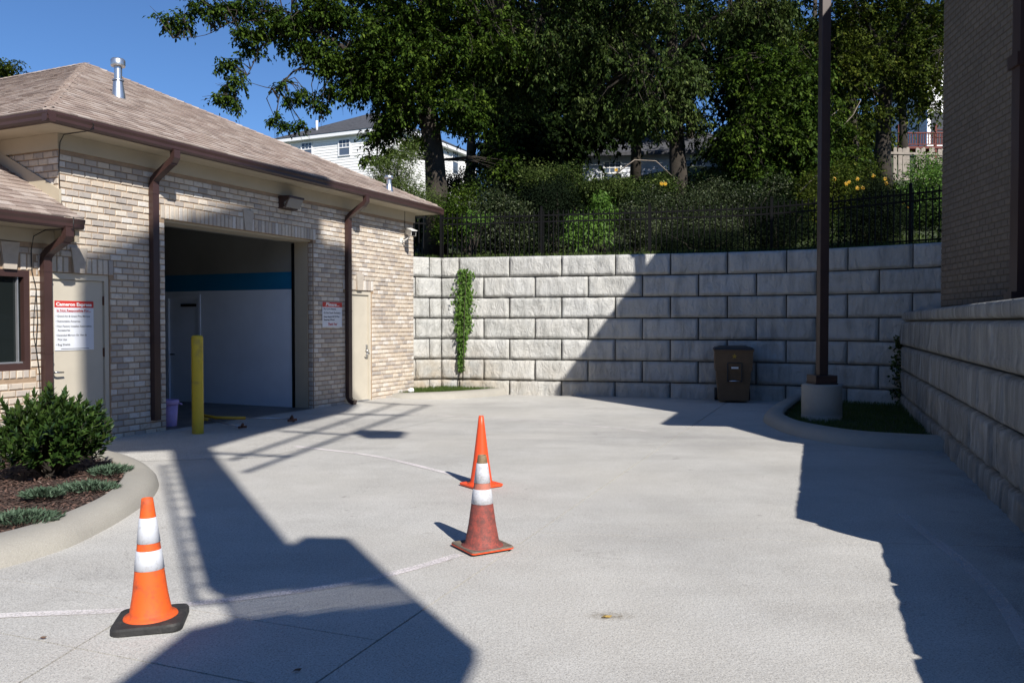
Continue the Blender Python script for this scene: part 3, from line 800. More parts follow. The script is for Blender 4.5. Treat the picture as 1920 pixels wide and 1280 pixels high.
b = MB(); b.box(-6.6,-3.42,0.42,0.72,3.05,3.35); b.tube([(-6.6,0.6,3.3),(-3.42,0.6,3.3)],0.16,16); b.build('rolled_shutter', M['baygrey'], bld)

# wall cable
b = MB()
b.tube([(-8.20,-0.50,4.045),(-8.19,-0.53,3.98),(-8.205,-0.48,3.915),(-8.23,-0.05,3.905),(-8.285,-0.05,3.80),(-8.29,-0.03,3.5),(-8.275,-0.03,3.15),(-8.24,-0.03,2.98)],0.006,6)
b.tube([(-8.47,-0.52,2.84),(-8.475,-0.52,2.70),(-8.60,-0.2,2.69),(-8.63,-0.03,2.62),(-8.655,-0.02,2.45),(-8.65,-0.02,2.2),(-8.60,-0.02,2.0),(-8.585,-0.02,1.6),(-8.61,-0.02,1.3),(-8.57,-0.02,1.0),(-8.56,-0.02,0.5)],0.006,6)
b.tube([(-8.60,-0.025,2.0),(-8.63,-0.02,1.7),(-8.64,-0.02,1.45),(-8.60,-0.02,1.2),(-8.575,-0.02,1.0)],0.005,6)
tag(b.build('wall_cable', M['cable'], None, loc=(BX,BY,0), rot=(0,0,FA)), 'thin black cable looping down the brick beside the window', 'cable')

# ================================================================== THINGS ON THE BUILDING
LB = dict(loc=(BX, BY, 0), rot=(0, 0, FA))
wl = empty('wall_lamp', bl(-4.08, 0, 3.60), FA, 'bronze wall pack lamp with glass front above the open bay', 'lamp')
b = MB(); b.prism([(-0.19,-0.10),(0.19,-0.10),(0.19,0.10),(-0.19,0.10)], 'y', -0.10, 0.0); b.prism([(-0.10,0.10),(-0.24,0.10),(-0.24,0.07),(-0.10,0.0)], 'x', -0.19, 0.19); b.prism([(-0.10,-0.10),(-0.24,0.069),(-0.24,0.06),(-0.11,-0.10)],'x',-0.19,-0.17); b.build('housing', M['bronze'], wl)
b = MB(); b.prism([(-0.10,-0.085),(-0.15,-0.085),(-0.225,0.065),(-0.10,0.065)], 'x', -0.165, 0.185); b.build('lens', M['refractor'], wl)

sc_ = empty('security_camera', bl(-0.48, 0, 3.30), FA, 'white box security camera on a wall bracket near the building corner', 'camera')
b = MB(); b.box(-0.05,0.05,-0.02,0,-0.05,0.05); b.tube([(0,0,0),(0,-0.10,0),(0.0,-0.20,0.06),(0.0,-0.20,0.10)],0.014,8); b.build('bracket', M['camwhite'], sc_)
b = MB(); b.bbox(-0.055,0.055,-0.19,0.17,-0.055,0.055,0.008); b.box(-0.065,0.065,-0.22,0.18,0.056,0.068)
cb = b.build('housing', M['camwhite'], sc_, loc=(0.05,-0.20,0.17), rot=(R(14),0,R(-38)))
b = MB(); b.box(-0.045,0.045,-0.195,-0.191,-0.045,0.045); b.build('lens_window', M['black'], cb)
b = MB(); b.tube([(0.10,-0.03,0.62),(0.10,-0.03,0.30),(0.07,-0.12,0.14)],0.006,6); b.build('lead', M['cable'], sc_)

def vent(loc, h, r_, label):
    t = empty('roof_vent', loc, 0, label, 'vent', 'metal roof vents')
    b = MB(); b.lathe([(r_*1.9,-0.22),(r_*1.75,0.0),(r_*1.15,h*0.45),(r_*1.12,h*0.47)], 20); b.build('flashing', M['galv'], t)
    b = MB(); b.lathe([(r_,h*0.3),(r_,h*0.9)], 20); b.lathe([(r_*1.45,h*0.44),(r_*1.5,h*0.47),(r_*1.02,h*0.50)], 20); b.build('pipe', M['galv'], t)
    b = MB(); b.lathe([(r_*1.05,h*0.88),(r_*1.75,h*0.865),(r_*1.85,h*0.90),(r_*1.85,h*1.05),(r_*1.6,h*1.09),(0.001,h*1.10)], 20); b.build('cap', M['galv'], t)
vent(bl(-6.0, 1.66, 5.12), 0.52, 0.058, 'tall galvanised vent pipe with a round cap near the roof peak')
vent(bl(-1.0, -0.05, 4.25), 0.28, 0.05, 'short galvanised vent pipe low on the roof above the gutter')

def text(body, size, x, z, mm, parent, y=-0.004, shear=0.0, bold=0.0, width=None):
    cu = bpy.data.curves.new('lettering', 'FONT'); cu.body = body; cu.size = size; cu.shear = shear; cu.offset = bold
    cu.align_x = 'LEFT'; cu.resolution_u = 3
    tmp = bpy.data.objects.new('tmp', cu); C.objects.link(tmp)
    bpy.context.view_layer.update()
    dg = bpy.context.evaluated_depsgraph_get()
    me = bpy.data.meshes.new_from_object(tmp.evaluated_get(dg)); bpy.data.objects.remove(tmp)
    me.name = 'lettering'; me.materials.clear(); me.materials.append(mm)
    xs = [v.co.x for v in me.vertices]
    k = (width/(max(xs)-min(xs))) if width else 1.0
    o = link('lettering', me, parent, loc=(x - min(xs)*k, y, z), rot=(R(90), 0, 0)); o.scale = (k, 1, 1)
    return o
s1 = empty('notice_sign', bl(-8.045, 0.045, 1.245), FA, 'white notice with red header on the beige door behind the shrub', 'sign')
b = MB(); b.bbox(-0.275,0.275,-0.004,0.0,0,0.62,0.001); b.build('panel', M['signwhite'], s1)
b = MB(); b.box(-0.274,0.274,-0.0055,-0.0035,0.535,0.619); b.build('header', M['signred'], s1)
text('Cameron Express', 0.058, -0.255, 0.556, M['white'], s1, -0.0075, bold=0.0022, width=0.50)
text('Is Not Responsible For...', 0.040, -0.245, 0.485, M['inkred'], s1, -0.006, bold=0.0012, width=0.48)
b = MB(); b.box(-0.245,0.22,-0.0065,-0.005,0.477,0.480); b.build('rule', M['inkred'], s1)
for tx, z, wd in (('\u2022 Grand Am & Grand Prix Mirrors', 0.415, 0.48), ('\u2022 Retractable Antennas', 0.352, 0.34), ('\u2022 Non Factory Installed Automotive', 0.290, 0.50), ('   Accessories', 0.240, 0.17), ('\u2022 Extended Mirrors On Vans &', 0.178, 0.43), ('   Pick Ups', 0.125, 0.125), ('\u2022 Bug Shields', 0.062, 0.195)):
    x = -0.26 if tx[0] != ' ' else -0.235
    text(tx.strip(), 0.034, x, z, M['ink'], s1, -0.006, bold=0.0004, width=wd)
b = MB(); b.box(-0.19,0.20,-0.0065,-0.005,0.018,0.024); b.build('rule', M['ink'], s1)
s2 = empty('instruction_sign', bl(-2.835, -0.013, 1.51), FA, 'white sign with red Please header on the brick left of the far door', 'sign')
b = MB(); b.bbox(-0.29,0.29,-0.004,0.0,0,0.455,0.001); b.build('panel', M['signwhite'], s2)
b = MB(); b.box(-0.289,0.289,-0.0055,-0.0035,0.365,0.454); b.build('header', M['signred'], s2)
text('Please...', 0.085, -0.20, 0.385, M['white'], s2, -0.0075, 0.25, 0.002, 0.40)
for tx, z, wd in (('Put Car In Neutral.', 0.315, 0.36), ('Do Not Touch The Brakes.', 0.245, 0.50), ('Keep Hands Off Of The', 0.175, 0.46), ('Steering Wheel.', 0.120, 0.32)):
    text(tx, 0.046, -0.255, z, M['ink'], s2, -0.006, 0.2, 0.0006, wd)
text('Thank You!', 0.062, -0.13, 0.035, M['inkred'], s2, -0.006, 0.25, 0.002, 0.27)

# ================================================================== FORECOURT THINGS
bo = empty('bollard', (-4.38, 11.55, 0.02), 0, 'yellow painted steel bollard in front of the open bay', 'bollard')
b = MB(); b.lathe([(0.079,0),(0.079,1.36),(0.072,1.385),(0.05,1.395),(0.001,1.398)], 28); b.build('post', M['yellow'], bo)
b = MB(); b.lathe([(0.10,0.0),(0.082,0.012),(0.0795,0.02)], 24); b.build('footing_seal', M['joint'], bo)

pl = empty('bucket', (-5.05, 12.22, 0.055), 0.3, 'small purple plastic bucket against the brick at the bay entrance', 'bucket')
b = MB(); b.lathe([(0.001,0.0),(0.095,0.0),(0.10,0.02),(0.122,0.36),(0.118,0.36),(0.098,0.03)], 20); b.build('body', M['purple'], pl)
b = MB(); b.lathe([(0.120,0.325),(0.134,0.33),(0.136,0.365),(0.13,0.40),(0.115,0.405),(0.112,0.36)], 20); b.tube([(0.13,0,0.345),(0.165,0.0,0.335),(0.165,0.03,0.33)],0.012,8); b.build('rim', M['purple'], pl)

def tool(name, pts_handle, pts_pole, head, label):
    t = empty(name, (0,0,0), 0, label, 'tool', 'tools on the bay threshold')
    b = MB(); b.tube(pts_handle, 0.024, 8); b.build('handle', M['handle_yellow'], t)
    b = MB(); b.tube(pts_pole, 0.014, 8); b.build('pole', M['alu'], t)
    b = MB(); 
    for q in head: b.tube(q, 0.02, 6)
    b.build('head', M['rust'], t)
z = 0.075
tool('squeegee', [(-4.98,12.95,z+0.10),(-4.55,12.72,z+0.06),(-4.10,12.75,z+0.05)], [(-4.10,12.75,z+0.05),(-3.47,12.98,z+0.02)], [[(-3.47,12.98,z+0.0),(-3.44,12.95,z+0.06),(-3.40,12.9,z-0.02)],[(-3.47,12.84,z),(-3.38,12.98,z)]], 'long handled squeegee with yellow grip lying furthest into the bay')
tool('scrub_brush', [(-4.86,12.7,z+0.06),(-4.60,12.55,z+0.05)], [(-4.60,12.55,z+0.05),(-3.93,12.05,z)], [[(-3.97,12.02,z),(-3.88,12.10,z)],[(-3.93,12.05,z),(-3.90,12.0,z+0.05)]], 'rusty headed brush pole lying nearest the yellow bollard')

def cone(loc, rz, h, r0, r1, mats, base, bands, label, group='traffic cones', tilt=(0,0)):
    """mats: list of (z0, z1, material) body zones ; bands likewise, set proud"""
    t = empty('traffic_cone', loc, rz, label, 'traffic cone', group)
    t.rotation_euler = (tilt[0], tilt[1], rz)
    bz = base['h']
    def rad(z_): return r0 + (r1-r0)*(z_-bz)/(h-bz)
    prof = [(r0+0.034,bz+0.001),(r0+0.030,bz+0.009),(r0+0.010,bz+0.016),(r0+0.002,bz+0.030)]
    zones = mats
    for i, (a, c, mm) in enumerate(zones):
        b = MB(); pr = [(rad(a), a), (rad((a+c)/2), (a+c)/2), (rad(c), c)]
        if i == 0: pr = prof + pr[1:]
        if i == len(zones)-1: pr = pr + [(r1-0.003,h+0.002),(r1-0.008,h),(r1-0.010,h-0.03),(0.001,h-0.031)]
        b.lathe(pr, 40); b.build('body' if i == 0 else ('tip' if i == len(zones)-1 else 'body_band'), mm, t)
    for (a, c, mm) in bands:
        b = MB(); b.lathe([(rad(a)+0.0005,a-0.001),(rad(a)+0.0025,a),(rad(c)+0.0025,c),(rad(c)+0.0005,c+0.001)], 40)
        b.box(-0.004,0.004,-rad((a+c)/2)-0.0035,-rad((a+c)/2)-0.001,(a+c)/2-0.01,(a+c)/2+0.01) if False else None
        b.build('reflective_collar', mm, t)
    n = 40; w_ = base['w']/2; rc = base['rc']; poly = []
    for k in range(4):
        cx, cy = ((w_-rc)*(1,-1,-1,1)[k], (w_-rc)*(1,1,-1,-1)[k])
        for j in range(6):
            a = math.pi/2*k + math.pi/2*j/5
            poly.append((cx+rc*math.cos(a), cy+rc*math.sin(a)))
    b = MB(); lift = base.get('curl', 0.0); m_ = len(poly)
    def ring(sc, z_): return [(x*sc, y*sc, z_ + lift*max(0,(abs(x*sc)/w_)*(abs(y*sc)/w_)-0.2)) for x, y in poly]
    rings = [ring(0.985, 0.0), ring(1.0, 0.006), ring(1.0, bz*0.7), ring(0.975, bz*0.98), ring(0.75, bz), ring(0.45, bz)]
    v = [p for r_ in rings for p in r_]
    b.add(v, [(i*m_+j, i*m_+(j+1)%m_, (i+1)*m_+(j+1)%m_, (i+1)*m_+j) for i in range(len(rings)-1) for j in range(m_)], 0, False)
    b.add(rings[0], [list(range(m_))[::-1]]); b.add(rings[-1], [list(range(m_))])
    bs = b.build('base', base['mat'], t)
    if 'edge' in base:
        e = MB(); R2 = [ring(1.006, 0.001), ring(1.008, bz*0.45), ring(0.99, bz*0.46)]
        e.add([p for r_ in R2 for p in r_], [(i*m_+j, i*m_+(j+1)%m_, (i+1)*m_+(j+1)%m_, (i+1)*m_+j) for i in range(2) for j in range(m_)]); e.build('base_edge', base['edge'], bs)
    return t
cone((-1.91,4.36,0), R(14), 0.665, 0.102, 0.029, [(0.03,0.30,M['cone_new']),(0.30,0.60,M['cone_new']),(0.60,0.665,M['cone_new'])],
     dict(w=0.35, h=0.042, rc=0.055, mat=M['rubber']), [(0.295,0.395,M['collar']),(0.435,0.565,M['collar'])], 'clean orange traffic cone with two white collars and black rubber base', tilt=(R(-0.5),R(-1.2)))
cone((-0.21,5.82,0), R(31), 0.66, 0.118, 0.03, [(0.02,0.355,M['cone_old']),(0.355,0.44,M['cone_fade']),(0.44,0.60,M['cone_fade']),(0.60,0.66,M['cone_top'])],
     dict(w=0.33, h=0.022, rc=0.02, mat=M['cone_base_old'], curl=0.02, edge=M['cone_red']), [(0.325,0.425,M['collar_old']),(0.47,0.605,M['collar_old'])], 'scuffed dull red traffic cone with brown tip and two greyed collars')
cone((-0.30,8.06,0), R(36), 0.685, 0.105, 0.024, [(0.02,0.50,M['cone_red']),(0.50,0.685,M['cone_red'])],
     dict(w=0.32, h=0.022, rc=0.03, mat=M['cone_red'], curl=0.015), [], 'plain red-orange traffic cone without collars, behind the scuffed cone')

# wheeled cart
ct = empty('wheeled_bin', (4.47, 16.75, 0), R(-12), 'brown wheeled refuse bin with dark lid in front of the block wall', 'bin')
def taper(b, x0, x1, y0, y1, X0, X1, Y0, Y1, z0, z1):
    b.add([(x0,y0,z0),(x1,y0,z0),(x1,y1,z0),(x0,y1,z0),(X0,Y0,z1),(X1,Y0,z1),(X1,Y1,z1),(X0,Y1,z1)],
          [(0,3,2,1),(4,5,6,7),(0,1,5,4),(1,2,6,5),(2,3,7,6),(3,0,4,7)])
b = MB(); taper(b,-0.30,0.28,-0.28,0.30,-0.345,0.325,-0.36,0.36,0.04,0.70); b.build('body', M['cart'], ct)
b = MB(); taper(b,-0.365,0.345,-0.375,0.37,-0.375,0.355,-0.40,0.385,0.64,1.02); b.bbox(-0.392,0.372,-0.42,0.40,1.02,1.06,0.012); b.build('collar', M['cart'], ct)
b = MB(); taper(b,-0.40,0.385,-0.43,0.42,-0.36,0.34,-0.36,0.38,1.062,1.10); taper(b,-0.33,0.31,-0.30,0.34,-0.27,0.25,-0.20,0.28,1.10,1.125); b.tube([(-0.38,0.44,1.04),(0.36,0.44,1.04)],0.018,8); b.build('lid', M['cartlid'], ct)
b = MB(); b.box(-0.14,-0.12,-0.405,-0.36,0.42,0.80); b.box(0.13,0.15,-0.405,-0.36,0.42,0.80); b.box(-0.12,0.13,-0.406,-0.36,0.79,0.81); b.build('grab_recess', M['cartlid'], ct)
b = MB(); b.tube([(-0.14,-0.375,0.44),(0.15,-0.375,0.44)],0.013,8); b.build('lift_bar', M['chrome'], ct)
b = MB(); b.box(-0.06,0.075,-0.409,-0.40,0.685,0.72); b.build('label_plate', M['white'], ct)
st = MB(); pts = []
for k in range(10):
    r_ = 0.055 if k % 2 == 0 else 0.026; a = math.pi/2+k*math.pi/5; pts.append((0.0+r_*math.cos(a), 0.93+r_*math.sin(a)))
st.prism(pts, 'y', -0.403, -0.395); st.build('emblem', M['gold'], ct)
for sx in (-0.33, 0.31):
    b = MB(); b.tube([(sx-0.03,0.30,0.13),(sx+0.03,0.30,0.13)],0.13,20); b.build('wheel', M['rubber'], ct)

# lamp post on its concrete pedestal
lp = empty('lamp_post', (4.97, 13.3, 0.02), R(3), 'brown square lamp post bolted to a round concrete pedestal', 'lamp post')
b = MB(); b.lathe([(0.312,0),(0.312,0.10),(0.308,0.11),(0.310,0.12),(0.310,0.57),(0.300,0.59),(0.001,0.592)], 36); b.build('pedestal', M['kerb'], lp)
b = MB(); b.bbox(-0.185,0.185,-0.185,0.185,0.592,0.615,0.004); b.bbox(-0.178,0.178,-0.178,0.178,0.615,0.735,0.012); b.build('base_cover', M['pole'], lp)
b = MB(); b.bbox(-0.072,0.072,-0.072,0.072,0.735,6.95,0.008); b.build('shaft', M['pole'], lp)
b = MB(); b.bbox(-0.11,0.16,-0.13,0.13,6.95,7.12,0.02); b.build('lamp_head', M['pole'], lp)

# litter
def leaf_litter(loc, s, mm, label, rz):
    b = MB(); v = [(-s,0,0.004),(-s*0.3,s*0.42,0.012),(s*0.6,s*0.3,0.007),(s,0,0.014),(s*0.5,-s*0.34,0.006),(-s*0.4,-s*0.4,0.011),(0,0,0.016)]
    b.add(v, [(0,6,1),(1,6,2),(2,6,3),(3,6,4),(4,6,5),(5,6,0)])
    o = b.build('fallen_leaf', mm, None, loc=loc, rot=(0,0,rz)); tag(o, label, 'leaf')
leaf_litter((0.51,4.44,0.001), 0.032, M['leaflitter'], 'yellow fallen leaf on a brownish stain in the sunlit drive', 0.1)
leaf_litter((-0.98,3.75,0.001), 0.022, M['leafdark'], 'small dark fallen leaf in the shadow at the front of the drive', 0.4)
leaf_litter((-2.36,4.14,0.001), 0.022, M['leafdark'], 'thin reddish leaf left of the clean orange cone', 0.2)
m, t, bs_ = mat('oil_stain'); v = objco(t)
gr = N(t, 'ShaderNodeTexGradient', gradient_type='SPHERICAL'); t.links.new(scaled(t, v, (6.5, 12, 1)), gr.inputs[0])
fa = math_(t, 'MULTIPLY', gr.outputs['Fac'], ramp(t, noise(t, 26, 5, 0.7, v), [(0.38, 0), (0.72, 0.8)]))
bs_.inputs['Base Color'].default_value = (0.17, 0.12, 0.05, 1); bs_.inputs['Roughness'].default_value = 0.8
tr = N(t, 'ShaderNodeBsdfTransparent'); mx = N(t, 'ShaderNodeMixShader')
t.links.new(fa, mx.inputs[0]); t.links.new(tr.outputs[0], mx.inputs[1]); t.links.new(bs_.outputs[0], mx.inputs[2]); t.links.new(mx.outputs[0], t.nodes['Material Output'].inputs['Surface'])
b = MB(); b.add([(-0.3,-0.2,0),(0.3,-0.2,0),(0.3,0.2,0),(-0.3,0.2,0)],[(0,1,2,3)]); b.build('stain', m, drive, loc=(0.53,4.47,0.004))
# chalky white stone on the corner lawn
b = MB(); b.lathe([(0.001,-0.03),(0.06,-0.02),(0.075,0.02),(0.05,0.06),(0.001,0.075)], 9)
b.v = [(x*(1+0.25*fn(x*20,y*20,z_*20)), y*(1+0.25*fn(x*18,y*20,z_*9)), z_) for x, y, z_ in b.v]
tag(b.build('stone', M['white'], None, loc=(-2.12,17.42,0.15)), 'small white stone on the grass at the building corner', 'stone')

# ================================================================== RETAINING WALLS
PATH = catmull([(-1.6,18.80),(0,18.42),(1.05,18.17),(2.28,17.90),(4.27,17.35),(5.3,16.95),(6.13,16.5),(7.0,15.85),(7.9,15.1),(9.0,14.1)], 12)
LEFT = [(-1.6,18.80),(-2.85,18.05)]
class Curve:
    def __init__(s, pts):
        s.p = [Vector(q) for q in pts]; s.l = [0.0]
        for a, b_ in zip(s.p, s.p[1:]): s.l.append(s.l[-1]+(b_-a).length)
    def at(s, u):
        i = 0
        while i < len(s.l)-2 and s.l[i+1] < u: i += 1
        t = (u-s.l[i])/(s.l[i+1]-s.l[i]); p = s.p[i].lerp(s.p[i+1], t); d = (s.p[i+1]-s.p[i]).normalized()
        return p, d
def block(cv, u0, u1, z0, z1, nrm, seed, parent, name='block', round_=0.062, rough=1.25, thick=0.16):
    """split-faced block; nrm=+1: outward is right of travel"""
    nu, nv = max(6, int((u1-u0)/0.055)), 9; b = MB(); g_ = 0.010
    def pt(u, z_, out):
        p, d = cv.at(u); n = Vector((d.y, -d.x))*nrm
        q = p+n*out; return (q.x, q.y, z_)
    L_, Hh = u1-u0, z1-z0
    rows = []
    for j in range(nv+1):
        row = []
        for i in range(nu+1):
            fu, fv = i/nu, j/nv
            # bunch rows towards the edges
            fu = 0.5-0.5*math.cos(math.pi*fu)*0.55-0.5*(1-2*fu)*0.45 if True else fu
            fv = 0.5-0.5*math.cos(math.pi*fv)*0.6-0.5*(1-2*fv)*0.4
            u = u0+g_+(L_-2*g_)*fu; z_ = z0+g_*0.9+(Hh-1.8*g_)*fv
            e = min(fu*L_, (1-fu)*L_, fv*Hh, (1-fv)*Hh)
            ez = min(fv*Hh/0.075, (1-fv)*Hh/0.05); eu = min(fu*L_, (1-fu)*L_)/0.05
            k = min(1, ez, eu); k = math.sqrt(max(0, 1-(1-k)**2))
            nz = 0.024*fbm(u*3.6+seed, z_*1.9, seed*1.7) + 0.012*fn(u*12+seed, z_*5, seed)
            low = max(0, 1-abs(fv-0.10)/0.12); nz += low*0.022*(fn(u*16, 2.2, seed)+0.55)
            top = max(0, 1-(1-fv)/0.05)
            row.append(pt(u, z_+(0.006*fn(u*8,fv*3,seed) if 0<j<nv else 0), (0.015+k*round_+nz*rough*min(1,k+0.1))))
        rows.append(row)
    v = [p for r_ in rows for p in r_]; w_ = nu+1
    b.add(v, [(j*w_+i, j*w_+i+1, (j+1)*w_+i+1, (j+1)*w_+i) for j in range(nv) for i in range(nu)], 0, True)
    # rims running back into the joint
    rim = [rows[0][i] for i in range(w_)]+[rows[j][nu] for j in range(1,nv+1)]+[rows[nv][i] for i in range(nu-1,-1,-1)]+[rows[j][0] for j in range(nv-1,0,-1)]
    us = [u0+g_+(L_-2*g_)*i/nu for i in range(w_)]
    n0 = len(rim); back = []
    pm, dm = cv.at((u0+u1)/2); nn = Vector((dm.y,-dm.x))*nrm
    for p in rim: back.append((p[0]-nn.x*thick, p[1]-nn.y*thick, p[2]))
    b.add(rim+back, [(i,(i+1)%n0,n0+(i+1)%n0,n0+i) for i in range(n0)])
    return b.build(name, M['block'] if parent.name.startswith('retaining') else M['block_shaded_streaked'], parent)
rw = empty('retaining_wall', (3.0, 17.7, 0), 0, 'tall pale concrete block retaining wall across the back of the yard', 'wall')
inv = Matrix.Translation(Vector((-3.0,-17.7,0)))
def rel(o, root):
    o.location = (-root.location.x, -root.location.y, -root.location.z); return o
cv, cl = Curve(PATH), Curve(LEFT); Hc = 0.457; ztop = 3.06
for c in range(7):
    z1 = ztop - c*Hc; z0 = z1-Hc
    first = 1.00 if c % 2 == 1 else 0.42
    us = [0.0, first]
    while us[-1] < cv.l[-1]-0.3: us.append(us[-1]+1.17)
    for i in range(len(us)-1):
        rel(block(cv, us[i], min(us[i+1], cv.l[-1]-0.01), z0, z1, 1, c*37.3+i*5.1, rw), rw)
    uu = [0.0, 0.64, 1.4] if c % 2 == 1 else [0.0, 0.30, 1.4]
    for i in range(2): rel(block(cl, uu[i], uu[i+1], z0, z1, -1, c*17.3+i*9.1+50, rw), rw)
def core(cv_, nrm, z0, z1, inset, parent, root, extra=0.7, name='core'):
    b = MB(); n = 40; v = []
    for i in range(n+1):
        p, d = cv_.at(cv_.l[-1]*i/n); nn = Vector((d.y,-d.x))*nrm
        a = p-nn*inset; c_ = p-nn*extra
        v += [(a.x,a.y,z0),(a.x,a.y,z1),(c_.x,c_.y,z1),(c_.x,c_.y,z0)]
    b.add(v, [(4*i+k, 4*i+4+k, 4*i+4+(k+1)%4, 4*i+(k+1)%4) for i in range(n) for k in range(4)])
    return rel(b.build(name, M['joint'], parent), root)
b = MB(); b.tube([(-1.6,18.93,-0.2),(-1.6,18.93,ztop-0.03)],0.13,10); rel(b.build('core', M['joint'], rw), rw)
core(cv, 1, -0.2, ztop-0.02, 0.05, rw, rw); core(cl, -1, -0.2, ztop-0.021, 0.05, rw, rw)
# wall on the right, stepping down towards the viewer
RWP = [(7.80,16.75),(3.36,4.62),(0.55,-3.1)]
r2 = empty('side_retaining_wall', (5.0, 9.2, 0), 0, 'low concrete block retaining wall with capstones along the right of the drive', 'wall')
cr = Curve(RWP); Lup = cr.l[1]
lv = [(-0.21,0.25),(0.25,0.70),(0.70,1.16),(1.16,1.62)]
for c, (z0, z1) in enumerate(lv):
    us = [0.0, 0.55 if c % 2 else 1.0]
    end = cr.l[-1]-0.01 if c < 3 else Lup
    while us[-1] < end-0.25: us.append(min(us[-1]+1.17, end))
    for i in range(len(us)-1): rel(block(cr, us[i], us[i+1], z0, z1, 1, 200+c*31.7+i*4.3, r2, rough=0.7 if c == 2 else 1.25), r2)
us = [0.0]
while us[-1] < Lup-0.2: us.append(min(us[-1]+1.17, Lup))
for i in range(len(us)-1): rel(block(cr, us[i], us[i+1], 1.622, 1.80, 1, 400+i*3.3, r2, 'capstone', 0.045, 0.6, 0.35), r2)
def core2(u0, u1, z0, z1):
    p0, d = cr.at(u0); p1, _ = cr.at(u1-0.001); nn = Vector((d.y,-d.x)); b = MB()
    q = [p0-nn*0.06, p1-nn*0.06, p1-nn*0.6, p0-nn*0.6]
    b.prism([(p.x,p.y) for p in q], 'z', z0, z1); rel(b.build('core', M['joint'], r2), r2)
core2(0, Lup, -0.2, 1.60); core2(Lup+0.001, cr.l[-1], -0.2, 1.14)
ct_ = MB(); p0, d = cr.at(0); p1, _ = cr.at(Lup-0.001); nn = Vector((d.y,-d.x)); ct_.prism([(p.x,p.y) for p in (p0-nn*0.1,p1-nn*0.1,p1-nn*0.42,p0-nn*0.42)],'z',1.602,1.785); rel(ct_.build('cap_back', M['kerb'], r2), r2)
# terrace behind it
tb = MB(); tb.prism([(7.95,16.7),(3.75,4.6),(40,4.6),(40,14.0),(9.0,14.0)][::1], 'z', -0.15, 1.60); tag(tb.build('terrace', M['ground']), kind='structure')
tb = MB(); tb.prism([(3.70,4.55),(0.9,-3.1),(40,-3.1),(40,4.55)], 'z', -0.15, 1.14); tag(tb.build('lower_terrace', M['ground']), kind='structure')

# ================================================================== HILLSIDE BEHIND THE WALL
FRONT = [(-60,45.0),(-12.5,22.75),(-2.95,18.25),(-1.6,18.95)] + [tuple(p) for p in PATH[6:]] + [(9.0,14.2),(40,14.2),(90,14.2)]
def front_y(x):
    for (a, b_) in zip(FRONT, FRONT[1:]):
        if a[0] <= x <= b_[0] and b_[0] > a[0]: return a[1]+(b_[1]-a[1])*(x-a[0])/(b_[0]-a[0])
    return FRONT[0][1] if x < FRONT[0][0] else FRONT[-1][1]
def hz(x, y):
    d = max(0.0, y-front_y(x)-0.25)
    return 2.99 + 0.03*fn(x*0.9, y*0.9, 1) + (0.20+0.075*min(1, max(0, (x+3)/6)))*max(0, d-2.5) - 0.0006*max(0, d-2.5)**2 + 0.18*fn(x*0.12, y*0.12, 5)*min(1, d/6)
b = MB(); xs = [-60+i*2.0 for i in range(28)]+[-4+i*0.5 for i in range(28)]+[10+i*3.0 for i in range(20)]
ds = [0.18,0.5,1,1.6,2.5,3.5,5,7,9,12,15,19,24,30,38,48,60,75,95]
for x in xs:
    for d in ds: b.v.append((x, front_y(x)+d, hz(x, front_y(x)+d)))
nd = len(ds)
for i in range(len(xs)-1):
    for j in range(nd-1):
        b.f.append([i*nd+j,(i+1)*nd+j,(i+1)*nd+j+1,i*nd+j+1]); b.r.append(0); b.sm.append(True)
tag(b.build('hillside', M['turf']), kind='structure')

# ================================================================== FENCE
fe = empty('picket_fence', (3.0, 17.9, 3.0), 0, 'black metal picket fence along the top of the block wall', 'fence')
def off_path(cv_, u, nrm, o):
    p, d = cv_.at(u); n = Vector((d.y,-d.x))*nrm; return p-n*o, d
def fz(p): return 3.0 if p.x < 5 else 3.0+0.02*(p.x-5)
pk = MB(); pk.box(-0.010,0.010,-0.010,0.010,0.03,1.07); pk.add([(-0.008,-0.008,1.07),(0.008,-0.008,1.07),(0.008,0.008,1.07),(-0.008,0.008,1.07),(0,0,1.10)],[(0,1,4),(1,2,4),(2,3,4),(3,0,4)])
pkm = pk.mesh('picket', M['black'])
po = MB(); po.box(-0.026,0.026,-0.026,0.026,-0.1,1.16); po.add([(-0.035,-0.035,1.16),(0.035,-0.035,1.16),(0.035,0.035,1.16),(-0.035,0.035,1.16),(0,0,1.195)],[(0,1,4),(1,2,4),(2,3,4),(3,0,4),(3,2,1,0)])
pom = po.mesh('post', M['black'])
